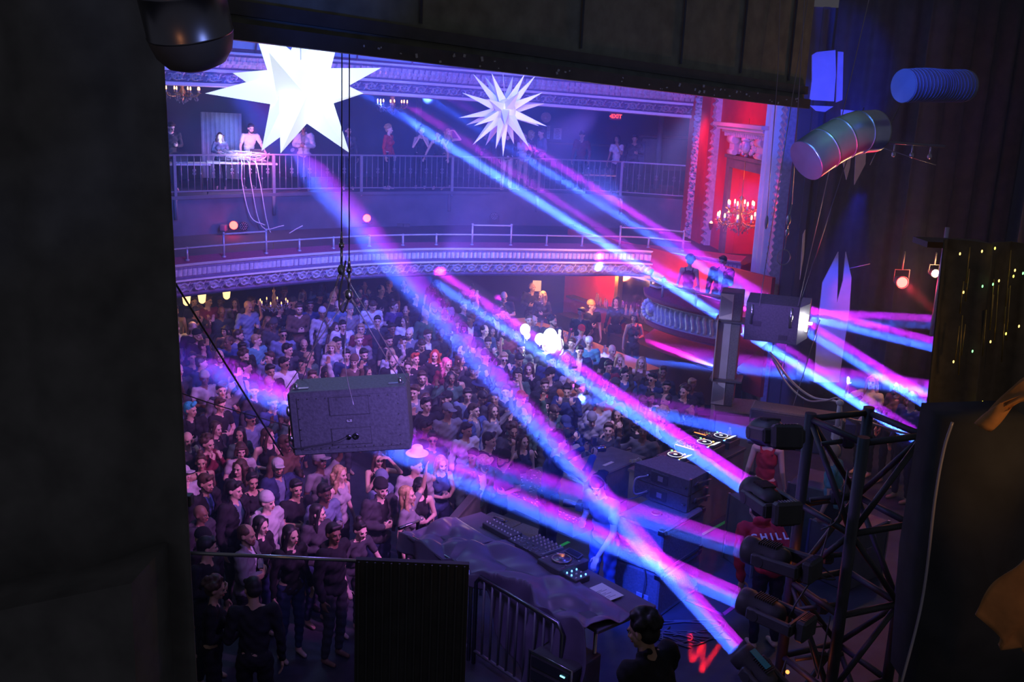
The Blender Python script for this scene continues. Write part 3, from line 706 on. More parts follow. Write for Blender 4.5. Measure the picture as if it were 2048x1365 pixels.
pch(MB().tube([p+Vector((.05,.14,.90)) for p in P[2:]], .028, 8), 'rail', 'rail_paint', br)
for i in (2,14,26,38): pch(MB().cyl(P[i]+Vector((.05,.14,.62)), P[i]+Vector((.05,.14,.95)), .026, 8).ell(P[i]+Vector((.05,.14,.98)),(.05,.05,.05)), 'rail_post','rail_paint', br)
c = P[9]+Vector((0,-.06,.36)); mb = MB().ell((0,0,0),(.13,.10,.15)).ell((0,-.09,-.02),(.06,.05,.07)).ell((0,-.12,.0),(.02,.03,.03))
for k in range(16): a = 2*PI*k/16; mb.ell((.17*math.cos(a),.0,.19*math.sin(a)),(.06,.05,.055),u=8,v=6)
tag(mb.build('lion_mask','ornament',loc=c,rot=(0,0,-.5)),'round carved lion mask on the corner of the box balcony','carving')
p = P[6]+Vector((.35,.45,.70)); tag(MB().box((0,0,.04),(.7,.35,.03),M4=Matrix.Rotation(.25,4,'Y')).box((0,0,.0),(.5,.3,.04)).build('white_tray','white',loc=p,rot=(0,0,.4)),'white panel lying slanted on the box balcony floor','panel')
# ---- red lamp wash of pilaster
spot(wp(.1,2.9,1.1), wp(.12,5.0,.1), (1,.02,.08), 420, 60, .8, .1); spot(wp(.22,7.2,1.3), wp(.2,4.5,.1), (1,.02,.10), 350, 60, .8, .1)
area(wp(.6,6.9,1.6), wp(.65,4.3,0), (1,.02,.06), 45, .6); area(wp(.35,4.2,1.4), wp(.6,5.6,0), (1,.03,.20), 28, .5)
for f,z,lab in ((.35,3.62,'small sconce glowing orange on the red wall left of the niche'),):
    p = wp(f,z,.12); r = empty('wall_sconce', p, 0, lab, 'sconce'); MB().lathe([(.02,-.12),(.06,-.02),(.07,.06)],n=10).build('cup','gold',r); MB().ell((0,0,.06),(.035,.035,.05)).build('bulb','em_candle',r)
spot(gal(560,-3)+Vector((0,0,.3)), gal(520,.3)+Vector((0,0,.6)), (.8,.15,.9), 260, 40, 1)
# ================================================================ stage gear
def textmesh(name, body, size, mats, parent, loc, rot, ext=.002, sx=1.):
    cu = bpy.data.curves.new(name,'FONT'); cu.body = body; cu.size = size; cu.extrude = ext; cu.offset = size*.03; cu.align_x = 'CENTER'; cu.align_y = 'CENTER'
    t = bpy.data.objects.new('tmp', cu); COL.objects.link(t); dg = bpy.context.evaluated_depsgraph_get()
    me = bpy.data.meshes.new_from_object(t.evaluated_get(dg)); bpy.data.objects.remove(t); me.materials.clear(); me.materials.append(M[mats])
    o = bpy.data.objects.new(name, me); COL.objects.link(o); o.parent = parent; o.location = loc; o.rotation_euler = rot; o.scale = (sx,1,1); return o
for o in list(bpy.data.objects):
    if o.name == 'lettering':
        p = o.parent; bpy.data.objects.remove(o); textmesh('lettering','EXIT',.17,'em_exit',p,(.03,-.035,0),(PI/2,0,0))
DEG = PI/180
# ---- moving heads and their truss
def moving_head(loc, to, lab, col, open_=False):
    d = (Vector(to)-Vector(loc)).normalized(); q = d.to_track_quat('Z','Y').to_euler()
    r = empty('moving_head', loc, q, lab, 'moving head light', None)
    MB().lathe([(.085,-.012),(.118,.0),(.122,-.02),(.122,-.09),(.112,-.10),(.112,-.30),(.095,-.37),(.06,-.40),(.001,-.405)], n=24).build('barrel','black_paint',r)
    MB().lathe([(.001,-.03),(.06,-.026),(.085,-.034)], n=20).build('lens','lamp_metal',r)
    mb = MB()
    for k in range(9): mb.box((.0,.112,-.14-.02*k),(.12,.02,.006))
    mb.build('cooling_fins','black_paint',r)
    for s_ in (-1,1):
        mb = MB().box((s_*.15,0,-.34),(.05,.11,.42),bev=.015).cyl((s_*.11,0,-.2),(s_*.18,0,-.2),.05,14); mb.build('yoke_arm','black_paint',r)
    MB().box((0,0,-.53),(.34,.12,.05),bev=.015).build('yoke_bridge','black_paint',r)
    b = MB().box((0,0,-.605),(.24,.19,.09),bev=.02).build('base_box','black_paint',r)
    MB().box((.0,-.098,-.605),(.12,.004,.05)).build('display','screen_dark',b)
    mb = MB()
    for k in range(7): mb.box((-.08+.025*k,.098,-.605),(.012,.006,.05))
    mb.build('vents','lamp_metal',b)
    return r
names = ['highest moving head on the black truss tower, above the woman in red','second moving head down the truss tower, its beam crossing the mixer table','third moving head down the truss tower, below the red jacket','fourth moving head down the truss tower, just above the lowest one','lowest moving head on the truss tower, beam climbing to the lit star']
tg = [BEAMS[9][1], BEAMS[0][1], BEAMS[3][1], BEAMS[2][1], BEAMS[1][1]]
SH = [S0,S1,S2,S3,S4]
for i in range(5):
    d = (tg[i]-SH[i]).normalized(); h = moving_head(SH[i]-d*.05, tg[i], names[i], None)
    if i == 4: o = MB().box((0,.124,-.17),(.075,.006,.2)).build('label_plate','em_cyan',h); o.data.materials[0] = mat('label_teal',(.05,.45,.4),.5)
tr = empty('truss_tower', (3.05,8.15,SZ), 24*DEG, 'black box truss tower carrying the moving heads at the side of the stage', 'truss')
hs = .325; TT = 3.15
for sx in (-1,1):
    for sy in (-1,1): MB().cyl((sx*hs,sy*hs,0),(sx*hs,sy*hs,TT),.05,10).build('chord','truss',tr)
cn = [(-hs,-hs),(hs,-hs),(hs,hs),(-hs,hs)]
for z in (.04, .8, 1.55, 2.3, TT-.05):
    for k in range(4): MB().cyl((*cn[k],z),(*cn[(k+1)%4],z),.03,8).build('cross_bar','truss',tr)
for j,(za,zb) in enumerate(((.04,.8),(.8,1.55),(1.55,2.3),(2.3,TT-.05))):
    for k in range(4):
        a, b = (cn[k],cn[(k+1)%4]) if (j+k)%2 else (cn[(k+1)%4],cn[k]); MB().cyl((*a,za),(*b,zb),.026,8).build('brace','truss',tr)
MB().box((0,0,.015),(.9,.9,.03),bev=.01).build('base_plate','truss',tr)
for i in range(5):
    z = SH[i].z; x = SH[i].x+.66; tag(MB().cyl((x-.12,8.02,z-.10),(x+.30,8.02,z-.02),.022,8).box((x+.1,8.02,z-.06),(.1,.1,.12),bev=.02).build('pipe_clamp','truss'), 'clamp arm joining '+['the highest','the second','the third','the fourth','the lowest'][i]+' moving head to the truss', 'clamp')
rr = random.Random(2)
for i in range(6):
    z0 = 3.7-.45*i; P = [Vector((2.62+rr.uniform(-.1,.25),7.9,z0)), Vector((2.5+rr.uniform(-.1,.3),7.75,z0-.35-.2*rr.random())), Vector((2.75+rr.uniform(-.1,.2),7.8,z0-.5)), Vector((2.7,7.88,z0-.1-.5*rr.random()))]
    tag(MB().tube(spline(P,14),.008,5).build('power_cable','black_paint'), 'black cable looping off the truss beside '+['the topmost clamp','the second clamp','the third clamp','the fourth clamp','the lowest clamp','the foot of the tower'][i],'cable')
for x,y,z,k,lab in ((1610,1122,8.15,'em_orange','small orange indicator light on the truss tower below the red jacket'),(1575,1345,8.0,'em_orange','small orange indicator light at the bottom of the truss tower')):
    p = DY(x,y,z); tag(MB().ell((0,0,0),(.018,.018,.018)).build('indicator_light',k,loc=p),lab,'light'); point(p-Vector((.05,.1,0)),(1,.2,.05),.6)
# ---- speakers
def handle(mb, x, y, z, mi=0): mb.tube([(x-.09,y,z),(x-.07,y,z+.02),(x+.07,y,z+.02),(x+.09,y,z)],.012,6,mi)
def cab(p, w, d, h, rz, lab, name='subwoofer', n=1):
    r = empty(name, p, rz, lab, 'speaker'); MB().box((0,0,h/2),(w,d,h),bev=.02).build('cabinet','speaker_black',r); return r
# sub stack under the small array, near corner at (1.78,10.33)
ra = 52*DEG; ux, uy = Vector((math.cos(ra),math.sin(ra),0)), Vector((-math.sin(ra),math.cos(ra),0))
nc = Vector((1.78,10.33,SZ)); Wd, Dp = .98, .64
for k in range(2):
    c = nc+ux*Wd/2+uy*Dp/2+Vector((0,0,.54*k))
    r = cab(c, Wd, Dp, .535, ra, ['lower','upper'][k]+' of two scuffed subwoofers lit blue, under the wedge shaped boxes')
    for z in (.50,.03): MB().box((0,-Dp/2-.003,z),(Wd-.16,.012,.03)).build('metal_edge','metal',r)
    for sx in (-1,1):
        for sy in (-1,1):
            for z in (.03,.505): MB().box((sx*(Wd/2-.03),sy*(Dp/2-.03),z),(.08,.08,.07),bev=.01).build('corner_guard','lamp_metal',r)
    if k: MB().lathe([(.07,0),(.07,.012),(.05,.012),(.045,.004),(.001,.004)],c=(-.1,0,.535),n=20).build('pole_cup','metal',r)
    else: MB().box((-Wd/2-.004,-.12,.14),(.01,.16,.22),bev=.004).cyl((-Wd/2-.008,-.12,.18),(-Wd/2-.02,-.12,.18),.04,12).build('connector_panel','grille',r)
# pair of array boxes on top
pa = (Vector((1.55,11.4,0))-Vector((2.12,10.87,0))).normalized(); aa = math.atan2(-pa.y,-pa.x); px_ = -pa; py_ = Vector((-px_.y,px_.x,0))
c0 = Vector((2.12,10.87,1.985)) + pa*.39 + py_*.26
for k in range(2):
    r = empty('line_array_box', c0+Vector((0,0,.205*k)), aa, ['bottom','top'][k]+' of two wedge shaped line array boxes standing on the subwoofers', 'speaker')
    MB().hexa([(-.39,-.26,0),(.39,-.26,0),(.34,.26,.015),(-.34,.26,.015)],[(-.39,-.26,.195),(.39,-.26,.195),(.34,.26,.18),(-.34,.26,.18)]).build('cabinet','speaker_black',r)
    MB().box((-.02,-.262,.1),(.24,.012,.13),bev=.004).box((.0,-.27,.10),(.07,.01,.06),mi=1).build('connector_panel',['black_paint','grille'],r)
    MB().box((.375,-.05,.1),(.03,.5,.012),M4=Matrix.Rotation(-.09,4,'Z')).box((.372,-.2,.1),(.03,.03,.19)).box((.355,.2,.1),(.03,.03,.17)).build('rigging_plate','metal',r)
    MB().lathe([(.035,0),(.035,.012),(.001,.004)],c=(.382,-.08,.1),n=14,M4=Matrix.Rotation(PI/2,4,'Y')).build('side_port','black_paint',r)
    MB().cyl((-.17,-.26,.1),(-.17,-.31,.1),.015,8).build('cable_plug','metal',r)
a = c0+px_*-.17+py_*-.31
tag(MB().tube(spline([a+Vector((0,0,.305)),a-py_*.14+Vector((0,0,.28))-px_*.06,a-py_*.14+Vector((0,0,.1))-px_*.06,a+Vector((0,0,.1))],14),.011,6).build('link_cable','rail_paint'),'short cable looping between the two array boxes','cable')
b = a-py_*.05; tag(MB().tube(spline([b+Vector((0,0,.08)),b-px_*.1-py_*.35+Vector((0,0,-.05)),nc-ux*.03+uy*.2+Vector((0,0,.6)),nc-ux*.03+uy*.18+Vector((0,0,.2))],20),.008,5).build('signal_cable','black_paint'),'thin cable dropping down the blue side of the subwoofers','cable')
# tall column array on its sub by the box balcony
r = cab((3.68,15.55,SZ), .75,.8,1.02, -8*DEG, 'blue grey subwoofer carrying the tall slim speaker column beside the box balcony')
MB().box((0,-.402,.5),(.66,.01,.9)).build('front_grille','grille',r)
r = empty('speaker_column', (3.36,15.5,1.92), -16*DEG, 'tall slim speaker column with a white lit perforated front standing on a subwoofer', 'speaker')
MB().box((.07,.18,.93),(.34,.42,1.86),bev=.01).build('cabinet','speaker_black',r)
MB().box((-.103,-.02,.93),(.012,.36,1.0)).box((0,-.036,.93),(.2,.012,1.0)).build('front_grille','grille',r)
for z in (.22,1.63):
    mb = MB().hexa([(-.1,-.05,z-.2),(.1,-.05,z-.2),(.1,-.03,z-.2),(-.1,-.03,z-.2)],[(-.1,-.05,z+.2),(.1,-.05,z+.2),(.1,-.03,z+.2),(-.1,-.03,z+.2)]); mb.quad((-.09,-.055,z-.17),(.09,-.055,z-.1),(.09,-.055,z+.08),(-.09,-.055,z+.17),mi=1); mb.build('horn','white grille'.split(),r)
for z in (.44,1.40): MB().box((.1,.1,z),(.5,.44,.03)).build('strap_bracket','black_paint',r)
MB().box((.243,.12,.9),(.012,.05,1.5)).build('ratchet_strap','red_trim',r)
spot((-.5,11.5,5.0), (3.35,15.4,2.9), (.45,.42,1), 900, 13, .7, .15)
# right hanging speaker
hp = DY(1552,636,13); r = empty('hanging_speaker', hp, (0.12,0,-.32), 'black wedge speaker hung on wires in front of the white fluted frame', 'speaker')
MB().hexa([(-.38,-.2,-.28),(.3,-.2,-.28),(.3,.25,-.28),(-.38,.25,-.28)],[(-.38,-.2,.24),(.3,-.2,.24),(.3,.25,.24),(-.38,.25,.24)]).build('cabinet','speaker_black',r)
MB().hexa([(.3,-.2,-.28),(.42,-.06,-.22),(.42,.2,-.22),(.3,.25,-.28)],[(.3,-.2,.24),(.42,-.06,.26),(.42,.2,.26),(.3,.25,.24)]).build('front_grille','grille',r)
for x,z in ((-.22,-.04),(.12,-.2)): MB().box((x,-.205,z),(.11,.012,.07),bev=.004).build('handle_cup','black_paint',r)
for x in (-.3,.2): MB().cyl((x,-.21,.22),(x,-.21,-.05),.02,8).ell((x,-.22,.1),(.03,.03,.05)).build('shackle','metal',r)
o = MB()
for a_ in range(4): an = PI/4*a_*1.0; o.cyl((.43-.0,-.12-.0,.0),(.43+.0,-.12,.0),.01,5)
o = MB().box((.40,-.18,.03),(.03,.03,.22)).box((.40,-.18,.03),(.14,.02,.03)); o.build('painted_glint','em_white',r)  # glowing cross painted in as the glint on the speaker front
for x in (-.3,.2):
    top = hp+Vector((x+(.25 if x<0 else .5),-.1,4.2)); tag(MB().tube([hp+Vector((x,-.25,.2)),top],.006,5).build('hanging_wire','rail_paint'), 'wire holding the '+('left' if x<0 else 'right')+' side of the hung wedge speaker', 'wire')
p = DY(1567,515,12.8); tag(MB().tube([(math.cos(t)*.085,0,math.sin(t)*.1) for t in [k*.42 for k in range(46)]],.006,5).build('wire_coil','metal',loc=p), 'coil of spare wire hanging in front of the white fluted frame','wire coil')
p2 = DY(1577,440,12.8); tag(MB().tube([p+Vector((0,0,.1)),p2,p2+Vector((.02,0,.2))],.007,5).ell(p2,(.03,.03,.07)).ell(p2-Vector((0,0,.16)),(.025,.025,.05)).build('turnbuckle','metal'),'turnbuckle and shackles above the coil of spare wire','hook')
w0 = p2+Vector((.02,0,.2)); tag(MB().tube([w0, DY(1606,60,12.8), DY(1612,-80,12.8)],.006,5).build('hanging_wire','rail_paint'),'long thin wire rising past the header board beside the white frame','wire')
p3 = DY(1533,445,12.9); tag(MB().ell(p3,(.025,.025,.09)).tube([p3, DY(1556,140,12.9), DY(1562,-60,12.9)],.005,5).build('hanging_wire','rail_paint'),'thin wire with a hook passing in front of the red niche','wire')
# near hanging speaker seen from behind
sc_ = (DY(700,843,8.6)); fwd = ray(700,843).normalized()
r = empty('hanging_speaker', sc_, (0,5.2*DEG*-1,3*DEG), 'large black speaker cabinet hung on cables over the crowd, seen from behind', 'speaker')
MB().box((0,.22,0),(1.06,.46,.60),bev=.012).build('cabinet','speaker_black',r)
mb = MB(); 
def ring(mb, x0,x1,z0,z1,y,t,mi=0):
    for a,b,c,d in ((x0,x1,z1-t,z1),(x0,x1,z0,z0+t),(x0,x0+t,z0,z1),(x1-t,x1,z0,z1)): mb.box(((a+b)/2,y,(c+d)/2),(b-a,.006,d-c),mi)
mb.box((0,-.012,0),(.92,.012,.5),bev=.004)
bp_ = mb.build('back_plate','speaker_black',r)
for x0,x1,z0,z1 in ((-.17,.18,.07,.235),(-.17,.18,-.21,-.06)):
    q = MB().box(((x0+x1)/2,-.022,(z0+z1)/2),(x1-x0,.008,z1-z0),bev=.003); ring(q,x0-.006,x1+.006,z0-.006,z1+.006,-.019,.006,1); q.build('access_panel',['speaker_black','black_paint'],r)
mb = MB()
for i in range(12): 
    for z in (-.235,.235): mb.cyl((-.44+.08*i,-.018,z),(-.44+.08*i,-.023,z),.006,6)
for z in (-.15,-.05,.05,.15):
    for x in (-.445,.445): mb.cyl((x,-.018,z),(x,-.023,z),.006,6)
mb.build('screws','metal',r)
mb = MB().box((.0,-.02,.012),(.062,.006,.034),bev=.002); q = mb.build('badge','black_paint',r)
mb = MB(); 
for x,z,w,h in ((-.018,.02,.018,.004),(-.018,.012,.018,.003),(.012,.02,.022,.006),(.0,.005,.046,.004),(.014,.013,.018,.003)): mb.box((x,-.024,z),(w,.003,h))
mb.build('badge_print','white',q)
MB().lathe([(.03,0),(.03,.012),(.022,.014),(.001,.006)],c=(.045,-.026,-.135),n=16,M4=Matrix.Rotation(PI/2,4,'X')).lathe([(.025,0),(.025,.01),(.001,.005)],c=(-.02,-.026,-.14),n=14,M4=Matrix.Rotation(PI/2,4,'X')).build('connector','lamp_metal',r)
for sx in (-1,1): MB().box((sx*.43,.1,.303),(.14,.05,.012),bev=.003).ell((sx*.47,.1,.325),(.02,.02,.03)).build('rigging_plate','metal',r)
MB().box((-.535,.06,0),(.015,.08,.56)).ell((-.545,.02,.12),(.02,.03,.05)).ell((-.545,.02,-.14),(.02,.02,.03)).build('side_rail','metal',r)
k1, k2 = DY(683,540,8.75), DY(698,590,8.6)
def rig(p, lab):
    mb = MB().ell(p,(.035,.03,.05)).cyl(p+Vector((0,0,.05)),p+Vector((0,0,.2)),.012,8).cyl(p+Vector((0,0,.2)),p+Vector((0,0,.24)),.024,8).cyl(p+Vector((0,0,.24)),p+Vector((0,0,.34)),.016,8,r2=.006)
    tag(mb.build('rigging_swivel','metal'),lab,'rigging')
rig(k1,'upper metal swivel gathering the slings over the hung speaker'); rig(k2,'lower metal swivel gathering the slings over the hung speaker')
TL, TR = DY(572,778,8.62), DY(800,762,8.75); TLb, TRb = DY(600,772,9.0), DY(818,764,8.9)
for a,b,l in ((k1,TLb,'long sling from the upper swivel to the far corner of the hung speaker'),(k1,TRb,'thin sling crossing to the right rear corner of the hung speaker'),(k2,TL,'long sling from the lower swivel to the left corner of the hung speaker'),(k2,TR,'sling from the lower swivel to the right corner of the hung speaker')):
    tag(MB().tube([a,b],.005,5).cyl(a.lerp(b,.03),a.lerp(b,.13),.011,6).build('wire_sling','rail_paint'),l,'wire sling')
for p,px_t in ((k1,684),(k2,699)):
    tag(MB().tube([p+Vector((0,0,.3)), DY(px_t,60,8.75), DY(px_t,-200,8.75)],.0055,5).build('hanging_wire','black_paint'),'vertical wire rising behind the header board '+('with the upper swivel' if p is k1 else 'with the lower swivel'),'wire')
mb = MB().tube(spline([k2,DY(690,690,8.6),DY(693,750,8.5),DY(707,810,8.3)],16),.004,5); tag(mb.build('dangling_wire','rail_paint'),'thin wire dangling across the back of the hung speaker','wire')
tag(MB().tube(spline([k2+Vector((-.03,0,.3)),DY(678,600,8.6),DY(686,625,8.6),k2+Vector((0,0,-.03))],12),.009,6).build('safety_strap','black_paint'),'short black strap hanging between the two swivels','strap')
tag(MB().tube(spline([sc_+Vector((-.02,-.05,-.14)),sc_+Vector((-.1,-.10,-.17)),sc_+Vector((-.3,-.08,-.22)),sc_+Vector((-.52,-.04,-.26)),sc_+Vector((-.57,.08,-.1))],18),.008,6).build('speaker_cable','black_paint'),'black cable drooping from the socket on the back of the hung speaker','cable')
spot(DY(760,620,6.5), DY(690,560,8.7), (.5,.45,1), 40, 24, .8, .05); spot(DY(1440,560,10.5), hp, (.35,.2,1), 260, 22, .7, .15)
def line(a,b,r,lab,m_='black_paint',name='guy_wire'): tag(MB().tube([a,b],r,6).build(name,m_),lab,'wire')
line(DY(312,505,7),DY(566,912,8.5),.008,'dark guy line slanting from the curtain edge to the lower corner of the hung speaker')
tag(MB().cyl(DY(328,548,7.1),DY(338,575,7.2),.018,8).build('line_sleeve','black_paint'),'thick black sleeve on the guy line near the curtain','sleeve')
tag(MB().tube(spline([DY(260,745,7),DY(400,800,7.6),DY(575,852,8.55)],12),.005,5).build('guy_rope','black_paint'),'twisted dark rope slanting low from the curtain to the hung speaker','rope')
spot(sc_+Vector((2.2,-3.0,1.2)), sc_, (.34,.22,1), 380, 30, .7, .2); spot(sc_+Vector((1.0,2.5,3)), sc_+Vector((0,0,.3)), (.35,.40,1), 160, 30, .7, .2)
# ---- stars
def star(name, c, spikes, rb, mats, lab, cord=None):
    r = empty(name, c, 0, lab, 'star lantern')
    MB().ell((0,0,0),(rb,rb,rb),u=20,v=12).build('core',mats,r)
    for d, L, w in spikes:
        d = Vector(d).normalized(); q = d.to_track_quat('Z','Y').to_matrix().to_4x4(); mb = MB()
        z0 = rb*.55
        vs = [Vector((w*math.cos(PI/4+PI/2*k),w*math.sin(PI/4+PI/2*k),z0)) for k in range(4)]+[Vector((0,0,L))]
        mb._add([q@v for v in vs],[(0,1,4),(1,2,4),(2,3,4),(3,0,4),(3,2,1,0)])
        mb.build('spike',mats,r)
    if cord: MB().tube([(0,0,rb*.6),cord],.008,5).build('cord','rail_paint',r)
    return r
def spk(c, depth, tips):  # directions from seen tips (pixel offsets) with a towards-camera share
    out = []
    for px, py, dep, L, w in tips:
        t = D(px, py, depth-dep); out.append(((t-c), (t-c).length if L is None else L, w))
    return out
SD1 = 13.0; sc1 = D(602,178,SD1)
tips = [(500,35,.0),(690,30,.0),(410,187,.1),(465,146,-.5),(762,136,-.1),(727,187,.4),(523,302,.2),(561,307,.75),(699,306,.3),(538,104,1.0),(640,120,-.9),(590,190,-1.2),(600,60,-.7),(620,240,-.9)]
sp1 = spk(sc1, SD1, [(x,y,d,None,.30) for x,y,d in tips]); s1o = star('star_lantern', sc1, sp1, .36, 'star_lit', 'huge bright white paper star with long points, cut off by the header board', Vector((0,0,1.5)))
SD2 = 21.5; sc2 = D(1010,221,SD2); t2 = [(497,162),(578,178),(625,157),(772,178),(855,158),(928,172),(975,290),(990,365),(812,292),(1005,522),(950,520),(885,670),(778,645),(703,730),(653,675),(583,655),(495,650),(503,520),(450,513),(398,464),(423,292),(715,515),(600,335)]
fr_ = {(812,292):.8,(715,515):1.0,(600,335):.75,(578,178):-.5,(772,178):-.6,(990,365):-.45,(950,520):-.4,(778,645):-.5,(583,655):-.45,(450,513):-.4,(503,520):.45,(495,650):.35,(885,670):.4,(653,675):.3,(975,290):.2,(625,157):.3,(855,158):.2}
sp2 = spk(sc2, SD2, [(800+x/3.413,100+y/3.413,fr_.get((x,y),.0),None,.135) for x,y in t2]); s2o = star('star_lantern', sc2, sp2, .26, 'star_paper', 'smaller white star with many slim points hanging before the gallery', Vector((-.12,.1,1.1)))
point(sc1+Vector((0,-1.2,.9)), (.25,.45,1), 160, .3); spot(sc2+Vector((2,-4.5,2.2)), sc2, (.55,.5,1), 620, 34, .6, .3)
# ---- silver lamp housing at the top left (near) and ducts on the right
p = D(392,118,3.1); r = empty('lamp_housing', p, (.32,-.10,0), 'rounded dark metal lamp housing hanging at the top near the curtain', 'stage lamp')
MB().lathe([(.001,-.03),(.05,-.028),(.09,-.012),(.115,.02),(.127,.06),(.129,.075)],n=40).build('end_cap','black_paint',r)
MB().lathe([(.129,.075),(.131,.078),(.131,.082),(.129,.085),(.129,.20),(.132,.204),(.132,.212),(.129,.216),(.129,.40),(.09,.42),(.001,.425)],n=40).build('body','lamp_metal',r)
MB().tube([(.0,.0,.42),(0,0,.75)],.02,8).build('hanger','black_paint',r)
spot(p+Vector((.9,-1.0,.3)), p+Vector((0,0,.12)), (.3,.4,1), 9, 30, .5, .12); spot(p+Vector((-.25,-1.6,-.1)), p+Vector((-.03,0,.1)), (1,.35,.12), 2.2, 20, .5, .05)
def duct(pts, R, name, lab, mats, rib=.14, flex=False):
    r = empty(name, pts[0], 0, lab, 'duct'); P = spline(pts, 40); mb = MB(); n=28
    L = sum((a-b).length for a,b in zip(P,P[1:])); s=0; rs=[]
    for i in range(41):
        if i: s += (P[i]-P[i-1]).length
        rs.append(R*(1+.0 if not flex else 1+.04*math.sin(i*PI)))
    o = mb.tube([p-pts[0] for p in P],R,n,0,True,rs).build('tube',mats,r)
    k = int(L/rib); 
    for j in range(1,k):
        q = P[int(j*40/k)]-pts[0]; d = (P[min(int(j*40/k)+1,40)]-P[int(j*40/k)-1]).normalized()
        MB().cyl(q-d*.006,q+d*.006,R*1.03,n).build('seam_ring',mats,r)
    return r
duct([DY(1612,322,8),DY(1660,290,8.1),DY(1705,268,8.2),DY(1748,262,8.35)],.17,'ventilation_duct','shiny silver ventilation duct with ring seams hanging right of the opening','duct',.17)
dk = duct([DY(1806,172,7.9),DY(1850,170,8.0),DY(1885,172,8.15),DY(1930,172,8.3)],.125,'flexible_duct','ribbed flexible duct lit blue at the top right','blue_flat',.035)
spot(DY(1500,420,6.5), DY(1680,290,8.1), (.2,.2,1), 200, 26, .6, .25); area(DY(1560,60,7.2), DY(1680,290,8.1), (.10,.3,1), 6, .6); spot(DY(1760,120,6.5)+Vector((0,0,1)), DY(1680,280,8.1), (.2,.8,.6), 90, 16, .6, .1)  # lamps added to give the silver duct its sheen
spot(DY(1690,620,7.0), DY(1680,290,8.15), (1,.02,.1), 260, 16, .6, .1); spot(DY(1700,-30,6.2), DY(1845,172,8), (.02,.06,1), 150, 17, .4, .1)
# ================================================================ DJ gear
def deck(p, rz, lab, lit=True, s=1.):
    r = empty('media_player', p, rz, lab, 'dj deck'); r.scale = (s,s,s)
    MB().box((0,0,.05),(.32,.40,.10),bev=.008).build('housing','black_paint',r)
    j = MB().lathe([(.10,.10),(.103,.112),(.095,.118),(.06,.118),(.058,.121),(.001,.121)],n=28,c=(0,-.02,0)).build('jog_wheel','lamp_metal',r)
    MB().lathe([(.097,.119),(.097,.1205),(.088,.1205),(.088,.119)],n=28,c=(0,-.02,0)).lathe([(.001,.1225),(.024,.1225),(.026,.121)],n=16,c=(0,-.02,0)).build('light_ring','em_white2' if lit else 'metal',j)
    MB().box((0,.145,.115),(.2,.08,.03),M4=Matrix.Rotation(.35,4,'X'),bev=.004).build('display_hood','black_paint',r)
    MB().box((0,.14,.134),(.17,.055,.002),M4=Matrix.Rotation(.35,4,'X')).build('display','em_screen' if lit else 'screen_dark',r)
    for q,(x,y,k) in enumerate(((-.13,-.15,'em_green'),(-.13,-.10,'em_orange'),(-.125,.04,'em_amber'),(.125,.1,'em_blue'))):
        MB().lathe([(.014,.10),(.014,.108),(.001,.108)],c=(x,y,0),n=10).build('button',k if lit else 'metal',r)
    MB().box((.135,-.07,.102),(.008,.16,.003)).box((.135,-.09,.11),(.022,.014,.016),bev=.002).build('pitch_fader','metal',r)
    mb = MB()
    for k in range(6): mb.box((-.08+.032*k,.09,.103),(.018,.01,.006))
    mb.build('hot_cues','em_amber' if lit else 'metal',r)
    return r
emis('em_white2',(.8,.85,1),1.6)
def mixer(p, rz, lab, w=.33, d=.41, lit=True, ch=4):
    r = empty('dj_mixer', p, rz, lab, 'mixer'); MB().box((0,0,.05),(w,d,.10),bev=.008).build('housing','black_paint',r)
    for i in range(ch):
        x = -w/2+w*(i+.7)/(ch+.4)
        for j in range(4): MB().lathe([(.012,.10),(.010,.118),(.001,.118)],c=(x,.15-.05*j,0),n=8).build('knob','rail_paint',r)
        MB().box((x,-.10,.101),(.005,.09,.002)).box((x,-.12+.03*((i*7)%3),.108),(.018,.01,.014),bev=.002).build('fader','metal',r)
        if lit: MB().box((x+.018,.05,.101),(.004,.09,.002)).build('level_meter',('em_green','em_orange')[i%2],r)
    MB().box((w/2-.025,.02,.102),(.02,.3,.004)).build('button_strip','em_orange' if lit else 'metal',r)
    MB().box((0,-.175,.101),(.12,.006,.002)).box((.01,-.175,.108),(.012,.022,.014)).build('crossfader','metal',r)
    return r
# back DJ table
ta = 50*DEG; tx, ty = Vector((math.cos(ta),math.sin(ta),0)), Vector((-math.sin(ta),math.cos(ta),0))
tc = Vector((2.55,13.22,SZ)); TZ = .92
r = empty('dj_table', tc, ta, 'black cloth covered table carrying the lit decks behind the subwoofers', 'table')
MB().box((0,0,TZ-.02),(2.0,.72,.04),bev=.005).build('tabletop','black_paint',r)
MB().box((0,0,(TZ-.04)/2),(1.96,.68,TZ-.04)).build('table_skirt','velvet',r)
def tpos(u, v, z=TZ): return tc+tx*u+ty*v+Vector((0,0,z))
